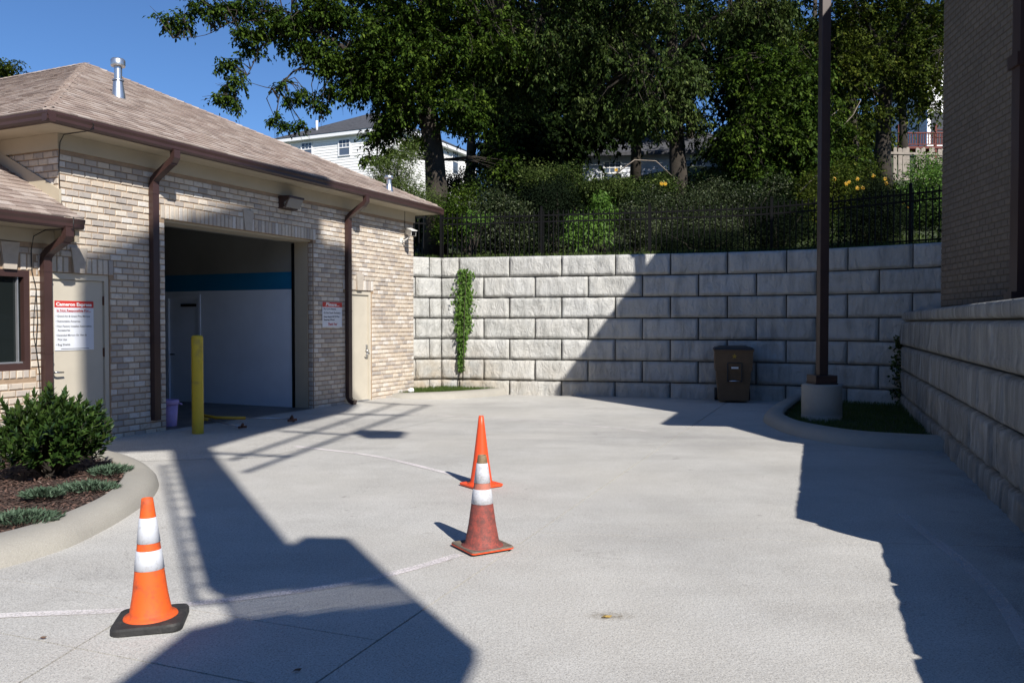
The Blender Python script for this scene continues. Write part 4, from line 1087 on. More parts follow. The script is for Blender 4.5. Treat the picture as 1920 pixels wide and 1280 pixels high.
def fence_run(cv_, nrm, u0, u1, posts, sp=0.112):
    n = max(2, int((u1-u0)/0.3)); P = []
    for i in range(n+1):
        q, d = off_path(cv_, u0+(u1-u0)*i/n, nrm, 0.30); P.append((q, d))
    for zi, z_ in enumerate((0.07, 0.82, 0.96)):
        rl = MB()
        for (a, da), (c, dc) in zip(P, P[1:]):
            n1 = Vector((-da.y, da.x))*0.014; n2 = Vector((-dc.y, dc.x))*0.014
            v = []
            for p, nn in ((a, n1), (c, n2)):
                zz = fz(p)+z_
                v += [(p.x-nn.x,p.y-nn.y,zz),(p.x+nn.x,p.y+nn.y,zz),(p.x+nn.x,p.y+nn.y,zz+0.032),(p.x-nn.x,p.y-nn.y,zz+0.032)]
            rl.add(v, [(0,4,5,1),(1,5,6,2),(2,6,7,3),(3,7,4,0)])
        rel(rl.build('rail', M['black'], fe), fe)
    u = u0+0.05
    while u < u1:
        p, d = off_path(cv_, u, nrm, 0.30); link('picket', pkm, fe, loc=(p.x-3.0, p.y-17.9, fz(p)-3.0), rot=(0,0,math.atan2(d.y,d.x))); u += sp
    for u in posts:
        p, d = off_path(cv_, u, nrm, 0.30); link('post', pom, fe, loc=(p.x-3.0, p.y-17.9, fz(p)-3.0), rot=(0,0,math.atan2(d.y,d.x)))
fence_run(cv, 1, -0.10, cv.l[-1]-0.4, [-0.10, 2.25, 4.62, 7.1, 9.65])
fence_run(cl, -1, 0.25, 1.25, [])

# ================================================================== BUILDING ON THE RIGHT
NB = Vector((5.85, 9.0)); fd = Vector((0.1393, 0.9903)); gd = Vector((0.9903, -0.1393))
ra = math.atan2(gd.y, gd.x)                       # local x = to the right, local y = away
rb_ = empty('right_building', (NB.x, NB.y, 0), ra, 'tall grey-brown brick building rising behind the right retaining wall', 'building')
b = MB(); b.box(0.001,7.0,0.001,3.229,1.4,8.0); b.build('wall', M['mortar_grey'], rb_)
bb = MB(); n = 0; zz = 1.62
while zz < 8.0:
    for face, length in (('l', 3.23), ('n', 3.2)):
        x = -(n % 2)*BRK_L/2
        while x < length:
            a, c = max(x, 0), min(x+BRK_L, length)
            if c-a > 0.03:
                v, f_ = brick_mesh(c-a-0.010, BRK_H-0.011, None)
                if face == 'l': mt = Matrix.Translation((0, 3.23-(a+c)/2, zz)) @ Matrix.Rotation(-math.pi/2, 4, 'Z')
                else: mt = Matrix.Translation(((a+c)/2, 0, zz))
                bb.add([mt @ Vector(p) for p in v], f_, rng.random())
            x += BRK_L
    zz += BRK_H; n += 1
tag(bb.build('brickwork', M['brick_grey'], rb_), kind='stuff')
b = MB(); b.box(-0.25,7.2,-0.1,3.45,8.0,8.16); b.add([(-0.25,-0.1,8.16),(7.2,-0.1,8.16),(7.2,3.45,8.16),(-0.25,3.45,8.16),(1.6,1.7,8.7),(5.4,1.7,8.7)],[(0,1,5,4),(1,2,5),(2,3,4,5),(3,0,4)]); b.build('roof', M['darkroof'], rb_)
b = MB(); b.box(-0.10,-0.005,0.60,0.80,1.95,7.95); b.box(-0.14,-0.004,0.57,0.83,4.55,4.70); b.box(-0.16,-0.004,0.60,0.80,1.82,1.95); b.build('downspout', M['bronze'], rb_)
# unseen lower wing, added and outlined to throw the shadow edge on the drive
wg = empty('right_wing_caster', (6.22, 7.25, 0), 0, 'added unseen wing shaped to throw a shadow, beyond the right edge', 'building')
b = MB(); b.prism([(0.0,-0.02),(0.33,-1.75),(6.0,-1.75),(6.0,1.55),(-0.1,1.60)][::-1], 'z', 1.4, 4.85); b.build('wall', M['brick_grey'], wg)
b = MB(); b.prism([(-0.35,1.80),(-0.98,0.05),(-0.02,-0.10),(0.30,-1.78),(6.1,-1.78),(6.1,1.58)][::-1], 'z', 4.86, 5.02); b.build('roof', M['darkroof'], wg)

# ================================================================== ADDED LIGHT BLOCKERS BEHIND THE VIEWER (slabs cut to the outlines of the shadows)
QB = 2.5; RV = (math.cos(SUN_AZ), math.sin(SUN_AZ))
pa = math.atan2(RV[1], RV[0])
py_ = empty('shadow_caster', (-LH[0]*QB, -LH[1]*QB, 0), pa, 'added unseen slabs cut to the shadow outlines, behind the viewer', 'sign')
b = MB(); b.prism([(-0.106,13.30),(-0.06,13.68),(0.348,14.13),(0.758,14.60),(1.244,15.17),(2.044,15.97),(2.82,16.66),(3.743,17.39),(3.74,16.62),(4.2,16.92),(4.46,16.75),(4.47,14.0),(4.085,13.36),(2.918,12.25),(2.099,11.49),(1.361,10.72),(0.648,10.70),(-0.08,10.75)][::-1], 'y', -0.25, 0.0); b.build('upper_caster', M['castersteel'], py_)  # added slab cut to the shadow outline on the front wall
b = MB(); b.prism([(0.87,10.62),(0.73,7.7),(0.64,6.12),(1.27,6.12),(1.27,6.65),(1.295,8.28),(1.35,10.62)], 'y', -0.24, -0.01); b.build('column_caster', M['castersteel'], py_)  # added slab cut to the narrow shadow band on the drive
def bars(lst, r_):
    b = MB()
    for a, c in lst: b.tube([(a[0],-0.12,a[1]),(c[0],-0.12,c[1])], r_, 6)
    return b
bars([[(1.448,9.86),(5.33,14.08)],[(1.46,9.18),(5.85,13.78)],[(1.316,10.30),(2.155,9.83)],[(4.46,14.40),(5.85,13.70)],[(3.55,13.1),(4.87,12.6)],[(2.45,11.6),(3.28,11.06)]],0.045).build('bar_caster', M['castersteel'], py_)  # added bars laid along the thin shadow lines
lad = bars([[(0.72,9.89),(0.52,5.95)],[(0.50,5.95),(0.70,5.90)],[(0.714,7.67),(0.63,6.13)]],0.028)
for k in range(13):
    z_ = 6.2+k*0.30; xx = 0.52+(z_-5.95)/3.94*0.2
    lad.tube([(xx,-0.12,z_),(xx+0.16,-0.12,z_)],0.012,6)
lad.build('ladder_caster', M['castersteel'], py_)  # added rails and rungs for the ladder-shaped shadow
b = MB(); b.prism([(3.36,11.02),(3.57,11.30),(4.09,10.99),(3.83,10.59),(3.38,10.72)][::-1], 'y', -0.2, 0.0); b.tube([(3.6,-0.1,10.95),(3.55,-0.1,12.9)],0.008,6); b.build('small_caster', M['castersteel'], py_)  # added slab for the small detached shadow
b = MB(); b.prism([(0.62,6.14),(0.69,6.06),(1.405,5.96),(1.667,5.82),(1.70,6.66),(1.413,6.80),(1.266,6.65),(1.0,6.62)][::-1], 'y', -0.23, -0.02); b.build('middle_caster', M['castersteel'], py_)  # added slab filling the middle of the shadow outline
b = MB()
k = 0; z_ = 5.52
while z_ < 6.0:
    b.box(0.66,1.668,-0.2,-0.1985,z_,z_+0.039); z_ += 0.0525
b.box(1.65,1.672,-0.21,-0.18,5.4,6.0); b.box(0.655,0.675,-0.21,-0.18,5.4,6.1); b.build('slat_caster', M['castersteel'], py_)  # added slats passing some sun, for the half-shaded band
b = MB(); b.prism([(0.075,5.11),(0.44,5.557),(0.687,5.60),(1.238,5.49),(1.672,5.473),(1.671,5.007),(1.607,4.90),(1.428,4.70),(1.345,4.604),(1.2,4.3),(1.2,0.0),(-0.2,0.0),(-0.2,4.8)][::-1], 'y', -0.26, -0.03); b.build('lower_caster', M['castersteel'], py_)  # added slab cut to the nearest shadow on the drive

nbh = empty('sky_blocker', (0, -17, 0), 0, 'added unseen long block behind the viewer that cuts the sky fill', 'building')  # unseen building added to block sky light from behind
b = MB(); b.box(-32,32,-9,0,0,8.2); b.build('wall', M['brick_grey'], nbh)
b = MB(); b.box(-32.4,32.4,-9.4,0.4,8.2,8.5); b.add([(-32.4,-9.4,8.5),(32.4,-9.4,8.5),(32.4,0.4,8.5),(-32.4,0.4,8.5),(-28,-4.5,10.4),(28,-4.5,10.4)],[(0,1,5,4),(1,2,5),(2,3,4,5),(3,0,4)]); b.build('roof', M['darkroof'], nbh)
for k in range(14):
    b = MB(); b.box(-29.2+k*4.4,-27.7+k*4.4,0.003,0.05,4.8,6.6); b.build('window', M['glass'], nbh)

# ================================================================== HOUSES ON THE HILL
def lap_wall(b, p0, p1, z0, z1, lap=0.2):
    """clapboard wall between two plan points, each board tilted out at its foot; outward is right of travel"""
    p0, p1 = Vector(p0), Vector(p1); d = (p1-p0).normalized(); n = Vector((d.y,-d.x)); z_ = z0
    while z_ < z1-0.01:
        t = min(z_+lap, z1)
        a, c = p0+n*0.035, p1+n*0.035; e, f_ = p0+n*0.008, p1+n*0.008
        b.add([(a.x,a.y,z_),(c.x,c.y,z_),(f_.x,f_.y,t),(e.x,e.y,t),(e.x,e.y,z_),(f_.x,f_.y,z_)],[(0,1,2,3),(4,5,1,0)])
        z_ = t
def house_window(root, p, d, z0, z1, w_, hung=True):
    """p: plan centre, d: unit vector along wall; outward right of travel"""
    d = Vector(d); n = Vector((d.y,-d.x)); ang = math.atan2(d.y, d.x)
    f_ = MB(); t = 0.07; h = z1-z0
    f_.box(-w_/2-t,-w_/2,-0.10,0.0,-t,h+t); f_.box(w_/2,w_/2+t,-0.10,0.0,-t,h+t); f_.box(-w_/2,w_/2,-0.099,0.0,h,h+t); f_.box(-w_/2,w_/2,-0.099,0.0,-t,0); f_.box(-w_/2,w_/2,-0.085,-0.02,h/2-0.035,h/2+0.035)
    for k in (1,2): f_.box(-w_/2+w_*k/3-0.015,-w_/2+w_*k/3+0.015,-0.075,-0.03,h/2,h)
    f_.box(-w_/2,w_/2,-0.074,-0.031,h*0.75-0.015,h*0.75+0.015)
    o = f_.build('window', M['white'], root, loc=(p[0]-root.location.x, p[1]-root.location.y, z0-root.location.z), rot=(0,0,ang))
    g_ = MB(); g_.box(-w_/2,w_/2,-0.05,-0.045,0,h); g_.build('pane', M['farglass'], o)
ha = Vector(at(745, 241, 58.0)); EZ = ha.z
A = ha.xy; dL = Vector(EY); dR = Vector(EX)
hs = empty('hill_house', (A.x, A.y, 8.5), 0, 'two storey pale sided house with charcoal roof up the hill on the left', 'house')
def Q(t, u): return A + dL*t + dR*u
b = MB(); Lw, Rw = 10.35, 11.9
P0, P1, P2, P3 = Q(Lw,0), Q(0,0), Q(0,Rw), Q(Lw,Rw)
for a, c in ((P0,P1),(P1,P2),(P2,P3),(P3,P0)): lap_wall(b, a, c, 8.5, EZ-0.1)
rel(b.build('wall', M['cream'], hs), hs)
b = MB(); o_ = 0.45
e = [Q(Lw+o_,-o_),Q(-o_,-o_),Q(-o_,Rw+o_),Q(Lw+o_,Rw+o_)]
b.add([(p.x,p.y,EZ-0.14) for p in e]+[(p.x,p.y,EZ+0.12) for p in e], [(3,2,1,0)]+[(i,(i+1)%4,4+(i+1)%4,4+i) for i in range(4)]); rel(b.build('fascia', M['white'], hs), hs)
b = MB(); o_ = 0.5; e = [Q(Lw+o_,-o_),Q(-o_,-o_),Q(-o_,Rw+o_),Q(Lw+o_,Rw+o_)]; r1, r2_ = Q(Lw/2,5.2), Q(Lw/2,6.7)
b.add([(p.x,p.y,EZ+0.13) for p in e]+[(r1.x,r1.y,EZ+2.9),(r2_.x,r2_.y,EZ+2.9)],[(0,1,4),(1,2,5,4),(2,3,5),(3,0,4,5)])
rf = rel(b.build('roof', M['darkroof'], hs), hs)
b = MB(); q = Q(7.6,0.9); b.tube([(q.x,q.y,EZ+0.6),(q.x,q.y,EZ+1.5)],0.09,10); b.build('vent_pipe', M['white'], rf)
def on_wall(px, base, d):      # where a sight line meets a house wall
    r_ = (px-960)/1557.0; t = (base.x-r_*base.y)/(r_*d.y-d.x); return base+d*t
for px, y0_, y1_, w_ in ((578,269,292,0.9),(648,263,291,0.9)):
    p = on_wall(px, A, dL); house_window(hs, p, -dL, at(px,y1_,p.y)[2], at(px,y0_,p.y)[2], w_)
p = on_wall(853, A, dR); house_window(hs, p, dR, at(853,326,p.y)[2], at(853,281,p.y)[2], 0.9)

# low white house behind the trees
hb = empty('low_house', (7.0, 42.0, 7.6), 0, 'low white sided house with dark roof half hidden behind the middle trees', 'house')
za = at(1200,287,42)[2]
b = MB(); lap_wall(b,(3.3,42.6),(11.2,41.6),7.6,za); lap_wall(b,(11.2,41.6),(12.0,48.0),7.6,za); lap_wall(b,(4.1,49.0),(3.3,42.6),7.6,za); rel(b.build('wall', M['whitesiding'], hb), hb)
b = MB(); b.add([(2.7,42.1,za),(11.7,41.0,za),(12.6,48.6,za),(3.5,49.7,za),(4.6,45.9,za+1.75),(10.6,45.1,za+1.75)],[(0,1,5,4),(1,2,5),(2,3,4,5),(3,0,4)]); b.add([(2.7,42.1,za-0.16),(11.7,41.0,za-0.16),(11.7,41.0,za-0.005),(2.7,42.1,za-0.005)],[(0,1,2,3)]); rel(b.build('roof', M['darkroof'], hb), hb)
for px in (1150, 1300):
    p = Vector(at(px,305,42)[:2]); t = (p.x-3.3)/7.9; pp = Vector((3.3,42.6)).lerp(Vector((11.2,41.6)), t); house_window(hb, pp, (0.992,-0.126), za-1.5, za-0.4, 0.8)

# house with a red deck, top right
dk = empty('deck_house', (25.0, 52.0, 9.5), 0, 'white house with red stained deck railing up the hill on the right', 'house')
zd = at(1720,262,50)[2]
b = MB(); x0 = at(1738,260,52)[0]; lap_wall(b,(x0,52),(x0+9,52),9.5,zd+6); lap_wall(b,(x0-0.0,58),(x0,52),9.5,zd+6); rel(b.build('wall', M['white'], dk), dk)
b = MB(); b.box(x0-0.3,x0+9.3,51.6,58.3,zd+6,zd+6.2); rel(b.build('roof', M['darkroof'], dk), dk)
b = MB(); b.box(x0+0.25,x0+1.2,51.93,51.97,zd+0.2,zd+2.1); rel(b.build('door', M['screen'], dk), dk)
for zz in (0.55, 1.0): 
    b = MB(); b.box(x0+0.3,x0+1.15,51.89,51.93,zd+zz,zd+zz+0.05); rel(b.build('door_rail', M['redwood'], dk), dk)
xd0 = at(1682,260,50)[0]; xd1 = xd0+9
b = MB(); b.box(xd0,xd1,49.9,51.9,zd-0.55,zd-0.40); rel(b.build('deck_floor', M['redwood'], dk), dk)
b = MB(); b.box(xd0,xd1,49.92,50.02,zd+0.35,zd+0.43); b.box(xd0,xd1,49.94,50.0,zd-0.32,zd-0.26); rel(b.build('handrail', M['redwood'], dk), dk)
bal = MB(); bal.box(-0.025,0.025,-0.02,0.02,0,0.62); bm_ = bal.mesh('baluster', M['redwood'])
for k in range(28): link('baluster', bm_, dk, loc=(xd0+0.1+k*0.16-25.0, 49.97-52, zd-0.27-9.5))
for k in range(3):
    b = MB(); b.box(xd0+0.05+k*2.2,xd0+0.17+k*2.2,49.95,50.07,hz(xd0,50)-0.3,zd+0.9); rel(b.build('deck_post', M['redwood'], dk), dk)
b = MB(); b.box(xd0+0.5,xd0+0.54,50.6,50.64,zd-0.4,zd+2.2); b.box(xd0+1.55,xd0+1.62,50.6,50.64,zd-0.4,zd+2.6); b.box(xd0+0.54,xd0+1.55,50.61,50.63,zd+0.75,zd+0.78); b.box(xd0+0.54,xd0+1.55,50.61,50.63,zd+1.9,zd+1.93); rel(b.build('screen_frame', M['black'], dk), dk)
# board fence
wf_ = empty('board_fence', (*at(1662,345,33)[:2], 0), 0, 'weathered grey board fence below the red deck', 'fence')
zb0, zb1 = at(1662,352,33)[2], at(1662,276,33)[2]
for k in range(19):
    b = MB(); hh = zb1+rng.uniform(-0.04,0.04); b.box(-0.07,0.07,-0.012,0.012,zb0-0.6,hh-0.05); b.prism([(-0.07,hh-0.05),(0.07,hh-0.05),(0.045,hh),(-0.045,hh)],'y',-0.012,0.012)
    b.build('board', M['wood'], wf_, loc=(0.08+k*0.155, 0.02*k, 0), rot=(0,rng.uniform(-0.02,0.02),0.1))
for z_ in (zb0+0.25, zb1-0.28):
    b = MB(); b.box(0,3.0,-0.06,-0.02,z_,z_+0.09); b.build('rail', M['wood'], wf_, rot=(0,0,0.13))
b = MB(); b.box(-0.06,0.06,-0.13,-0.06,zb0-0.6,zb1+0.02); b.build('post', M['wood'], wf_)

# ================================================================== VEGETATION
def leaf_mesh(name, P, axis, nrm, size, aspect, mm, rngn, fold=0.0):
    """one small folded blade per point; axis = growing direction, nrm = upper side"""
    n = len(P)
    axis = axis/np.linalg.norm(axis, axis=1, keepdims=True)
    side = np.cross(axis, nrm); side /= (np.linalg.norm(side, axis=1, keepdims=True)+1e-9)
    up = np.cross(side, axis)
    L_ = (size*rngn.uniform(0.65, 1.25, n))[:, None]; W_ = L_*aspect
    V = np.empty((n, 4, 3))
    V[:,0] = P; V[:,1] = P+axis*L_*0.45+side*W_*0.5+up*W_*fold; V[:,2] = P+axis*L_; V[:,3] = P+axis*L_*0.45-side*W_*0.5+up*W_*fold
    me = bpy.data.meshes.new(name)
    me.vertices.add(4*n); me.vertices.foreach_set('co', V.reshape(-1))
    me.loops.add(4*n); me.loops.foreach_set('vertex_index', np.arange(4*n, dtype=np.int32))
    me.polygons.add(n); me.polygons.foreach_set('loop_start', np.arange(0, 4*n, 4, dtype=np.int32))
    a = me.attributes.new('rnd', 'FLOAT', 'FACE'); a.data.foreach_set('value', np.clip(rngn.normal(0.45, 0.24, n), 0, 1).astype(np.float32))
    me.materials.append(mm); me.update(calc_edges=True)
    return me
def blob(px, py, Y, rpx, rpy, dep, n, sp=None):
    c = at(px, py, Y); k = Y/1557.0
    return (c[0], c[1], c[2], rpx*k, dep, rpy*k, n, sp)
def crown_points(blobs, rngn, per, spread, shell=0.45, voids=0.0):
    cs, sp = [], []
    for (cx, cy, cz, rx, ry, rz, n, s_) in blobs:
        d = rngn.normal(size=(n, 3)); d /= np.linalg.norm(d, axis=1, keepdims=True)
        r_ = rngn.uniform(0, 1, n)**shell
        c = np.array([cx, cy, cz]) + d*r_[:, None]*np.array([rx, ry, rz])
        if voids and not s_:      # boughs with gaps between them
            keep = np.array([fbm(q[0]*0.75, q[1]*0.75, q[2]*1.15) > voids*0.5-0.5 for q in c])
            c = c[keep]
        cs.append(c); sp.append(np.full(len(c), s_ or spread))
    cs = np.concatenate(cs); sp = np.concatenate(sp)
    m_ = np.maximum(6, (per*rngn.uniform(0.5, 1.5, len(cs))*np.clip(sp/spread, 0.45, 1)).astype(int))
    idx = np.repeat(np.arange(len(cs)), m_)
    off = rngn.normal(size=(len(idx), 3))*sp[idx][:, None]*np.array([1, 1, 0.6])
    # sprays hang: leaves further out sit lower
    off[:, 2] -= 0.25*(np.abs(off[:, 0])+np.abs(off[:, 1]))
    return cs, cs[idx]+off, off
def spray_points(blobs, rngn, per, spread, shell, voids):
    """boughs: every clump is a few drooping twigs with leaves set along both sides"""
    cs, sp = [], []
    for (cx, cy, cz, rx, ry, rz, n, s_) in blobs:
        d = rngn.normal(size=(n, 3)); d /= np.linalg.norm(d, axis=1, keepdims=True)
        c = np.array([cx, cy, cz]) + d*(rngn.uniform(0, 1, n)**shell)[:, None]*np.array([rx, ry, rz])
        if voids and not s_:
            keep = np.array([fbm(q[0]*0.6, q[1]*0.6, q[2]*0.95) > voids*0.5-0.5 for q in c])
            c = c[keep]
        cs.append(c); sp.append(np.full(len(c), s_ or spread))
    cs = np.concatenate(cs); sp = np.concatenate(sp); NT = 5
    tw = np.repeat(np.arange(len(cs)), NT); T = len(tw)
    ph = rngn.uniform(0, 2*math.pi, T); ln = sp[tw]*rngn.uniform(1.1, 2.6, T); rise = rngn.uniform(-0.25, 0.45, T); hang = rngn.uniform(0.35, 0.95, T)
    start = cs[tw] + rngn.normal(size=(T, 3))*sp[tw][:, None]*0.35
    k = np.maximum(3, (per/NT*rngn.uniform(0.6, 1.4, T)*np.clip(sp[tw]/spread, 0.5, 1)).astype(int))
    li = np.repeat(np.arange(T), k); n = len(li); t_ = rngn.uniform(0.05, 1, n)
    H = np.stack([np.cos(ph), np.sin(ph), np.zeros(T)], 1)[li]
    P = start[li] + H*(ln[li]*t_*(1-0.25*hang[li]*t_))[:, None]
    P[:, 2] += ln[li]*(rise[li]*t_ - hang[li]*t_**2)
    tang = H*(1-0.5*hang[li]*t_)[:, None]; tang[:, 2] += rise[li]-2*hang[li]*t_
    S = np.stack([-np.sin(ph), np.cos(ph), np.zeros(T)], 1)[li]*np.where(rngn.uniform(size=n) < 0.5, -1, 1)[:, None]
    P += rngn.normal(size=(n, 3))*0.025
    ax = S*0.75+tang*0.6+rngn.normal(size=(n, 3))*0.3
    nr = rngn.normal(size=(n, 3))*0.35+H*0.35+np.array([0, 0, 0.9])
    return cs, P, ax, nr
def foliage(name, parent, blobs, seed, per, spread, size, aspect, mm, droop=0.5, shell=0.45, fold=0.25, root=None, voids=0.0):
    rngn = np.random.default_rng(seed)
    if voids:
        cs, P, ax, nr = spray_points(blobs, rngn, per, spread, shell, voids)
        ax[:, 2] -= droop
        return link(name, leaf_mesh(name, P-np.array(parent.location), ax, nr, size, aspect, mm, rngn, fold), parent), cs
    cs, P, off = crown_points(blobs, rngn, per, spread, shell, voids)
    n = len(P)
    ax = rngn.normal(size=(n, 3))*0.6 + off/(np.linalg.norm(off, axis=1, keepdims=True)+1e-6)*0.6; ax[:, 2] -= droop
    nr = rngn.normal(size=(n, 3))*0.55 + off/(np.linalg.norm(off, axis=1, keepdims=True)+1e-6)*0.6 + np.array([0.0, 0.0, 0.75])
    me = leaf_mesh(name, P-np.array(parent.location if root is None else root), ax, nr, size, aspect, mm, rngn, fold)
    return link(name, me, parent), cs
def tree(label, base, trunk, limbs, blobs, seed, per=85, spread=0.36, size=0.125, aspect=0.52, mm=None, group='trees behind the fence', droop=0.5, twigs=True, name='broadleaf_tree', shell=0.45, voids=0.66, more=1.35):
    t = empty(name, base, 0, label, 'tree', group)
    blobs = [q if q[7] else (*q[:6], int(q[6]*more), None) for q in blobs]
    B = Vector(base); b = MB()
    b.tube([Vector(p[:3])-B for p in trunk], [p[3] for p in trunk], 12)
    nodes = [Vector(p[:3]) for p in trunk[1:]]
    rr = random.Random(seed)
    for lm in limbs:
        P = catmull([tuple(p) for p in lm], 5)
        b.tube([Vector(p[:3])-B for p in P], [p[3] for p in P], 8); nodes += [Vector(p[:3]) for p in P[2:]]
    cr_, cs = foliage('crown', t, blobs, seed, per, spread, size, aspect, mm or M['leafA'], droop, shell, voids=voids)
    if twigs:
        for c in cs:
            c = Vector(c); best = min(nodes, key=lambda q: (q-c).length)
            if (best-c).length < 6 and rr.random() < 0.6:
                mid = best.lerp(c, 0.55)+Vector((rr.uniform(-.2,.2), rr.uniform(-.2,.2), rr.uniform(0.0,.3)))
                b.tube([best-B, mid-B, c-B, c-B+(c-best).normalized()*0.35-Vector((0,0,0.12))], [0.020, 0.013, 0.007, 0.003], 4, cap=False)
    b.build('trunk', M['bark'], t)
    return t
def gp(px, Y):           # a spot on the hillside
    x = (px-960)/1557.0*Y; return (x, Y, hz(x, Y)-0.1)

# --- the big tree on the left of the yard
Ab = gp(815, 23.5); fork = at(806, 235, 23.5)
def n4(p, r_): return (p[0], p[1], p[2], r_)
tree('large spreading tree whose branches reach over the tan roof into the sky', Ab,
  [n4(Ab,0.40), n4(at(820,380,23.5),0.32), n4(at(815,300,23.5),0.28), n4(fork,0.27), n4(at(790,120,23.6),0.20), n4(at(800,-60,23.8),0.15), n4(at(810,-260,24),0.07)],
  [[n4(at(806,240,23.5),0.14), n4(at(740,175,23.0),0.11), n4(at(670,110,22.6),0.085), n4(at(600,62,22.2),0.055), n4(at(540,40,22.0),0.03), n4(at(460,40,21.8),0.012)],
   [n4(at(690,128,22.7),0.06), n4(at(640,140,22.4),0.05), n4(at(560,130,22.2),0.03), n4(at(520,165,22.1),0.015), n4(at(468,155,22.0),0.006)],
   [n4(at(600,62,22.2),0.03), n4(at(530,20,22),0.022), n4(at(440,40,21.8),0.015), n4(at(385,66,21.7),0.008), n4(at(325,72,21.6),0.004)],
   [n4(at(680,118,22.6),0.04), n4(at(590,60,22.2),0.03), n4(at(500,80,22.0),0.02), n4(at(470,130,22.0),0.012), n4(at(440,185,21.9),0.006)],
   [n4(at(800,180,23.5),0.12), n4(at(860,110,23.3),0.09), n4(at(930,40,23),0.05)],
   [n4(at(795,130,23.5),0.10), n4(at(720,20,23.5),0.07), n4(at(640,-60,23.5),0.04)],
   [n4(at(812,260,23.5),0.05), n4(at(850,215,23.0),0.035), n4(at(890,205,22.6),0.02)]],
  [blob(325,35,21.7,34,20,0.4,15,.17), blob(385,18,21.8,55,18,0.5,22,.18), blob(465,12,22,55,18,0.6,26,.19), blob(455,62,21.9,36,12,0.4,16,.16), blob(535,48,22.1,58,32,0.7,60,.20), blob(610,18,22.3,60,32,0.9,70,.21),
   blob(425,118,21.9,18,13,0.3,9,.15), blob(412,183,21.8,24,6,0.25,10,.13), blob(442,196,21.8,6,8,0.15,3,.12), blob(448,146,21.9,10,14,0.25,7,.14), blob(470,92,22,22,12,0.35,9,.15), blob(432,160,21.9,10,10,.2,5,.13),
   blob(580,92,22.2,45,22,0.5,32,.18), blob(632,120,22.3,36,30,0.7,36,.19), blob(578,180,22.1,32,9,0.4,12,.14), blob(517,224,22,8,14,0.2,6,.12), blob(546,238,22,12,8,0.2,5,.12), blob(600,200,22.2,14,16,0.3,7,.13), blob(540,182,22,10,6,.2,4,.12),
   blob(530,160,22.1,14,6,0.3,4,.13), blob(620,172,22.2,18,16,.4,9,.15), blob(655,160,22.4,22,30,.5,20,.18), blob(570,232,22.1,8,8,.2,3,.12),
   blob(690,75,22.8,62,66,1.4,120), blob(700,150,23,46,40,1.0,62,.24), blob(745,205,23.2,40,44,0.9,56,.25), blob(775,120,23.4,100,105,2.0,210), blob(800,15,23.6,140,70,2.4,190),
   blob(712,255,23.4,26,14,0.5,18,.18), blob(700,300,23.3,22,10,0.4,9,.15), blob(948,300,25.5,26,40,0.8,26), blob(735,285,23.4,30,10,0.5,10,.17), blob(775,262,23.6,26,22,0.6,18,.2), blob(870,200,22.6,52,40,1.0,74,.22), blob(866,232,22.8,22,12,0.5,12,.17), blob(900,70,23.2,95,85,2.0,150),
   blob(700,-70,23.2,190,70,3.0,170), blob(850,-150,23.5,240,120,4.0,200)], 11, per=88, spread=0.30, size=0.115, mm=M['leafA'])

# --- middle tree with hanging sprays
Bb = gp(1268, 25.5)
tree('tall middle tree with drooping pale green sprays in front of the low house', Bb,
  [n4(Bb,0.34), n4(at(1272,330,25.5),0.27), n4(at(1268,240,25.5),0.22), n4(at(1262,140,25.5),0.19), n4(at(1258,20,25.5),0.15), n4(at(1250,-150,25.5),0.08)],
  [[n4(at(1262,140,25.5),0.10), n4(at(1180,60,24.8),0.07), n4(at(1080,0,24.2),0.04), n4(at(1010,30,23.8),0.02)],
   [n4(at(1262,110,25.5),0.09), n4(at(1330,40,25.0),0.06), n4(at(1420,0,24.6),0.03)],
   [n4(at(1266,210,25.5),0.05), n4(at(1230,150,24.4),0.035), n4(at(1190,130,23.8),0.02)],
   [n4(at(1258,60,25.5),0.08), n4(at(1230,-60,24.0),0.06), n4(at(1200,-120,22.0),0.03)]],
  [blob(1040,70,24.0,90,60,1.3,80), blob(1110,20,24.2,100,50,1.5,75), blob(1020,120,23.8,50,30,0.8,24), blob(1220,40,24.6,90,60,1.5,80), blob(1230,150,23.9,65,60,1.0,58), blob(1225,205,23.8,35,28,0.7,20),
   blob(1290,160,24.4,40,45,0.9,26), blob(1390,30,24.6,90,45,1.3,50), blob(1440,20,24.5,40,50,1.0,24), blob(1150,110,24.3,55,40,1.0,36), blob(1200,-110,23.2,250,110,3.5,160), blob(1080,-60,23.6,140,60,2.4,80), blob(960,20,24.4,70,90,1.6,80), blob(950,140,25,60,80,1.6,70), blob(1185,215,24.6,40,30,0.8,30), blob(1245,235,24.4,22,26,0.5,14,.2), blob(1110,200,25,50,36,1.0,36), blob(1310,235,25,24,36,0.6,18,.22)],
  23, per=88, spread=0.32, size=0.125, aspect=0.42, mm=M['leafB'], droop=0.95)

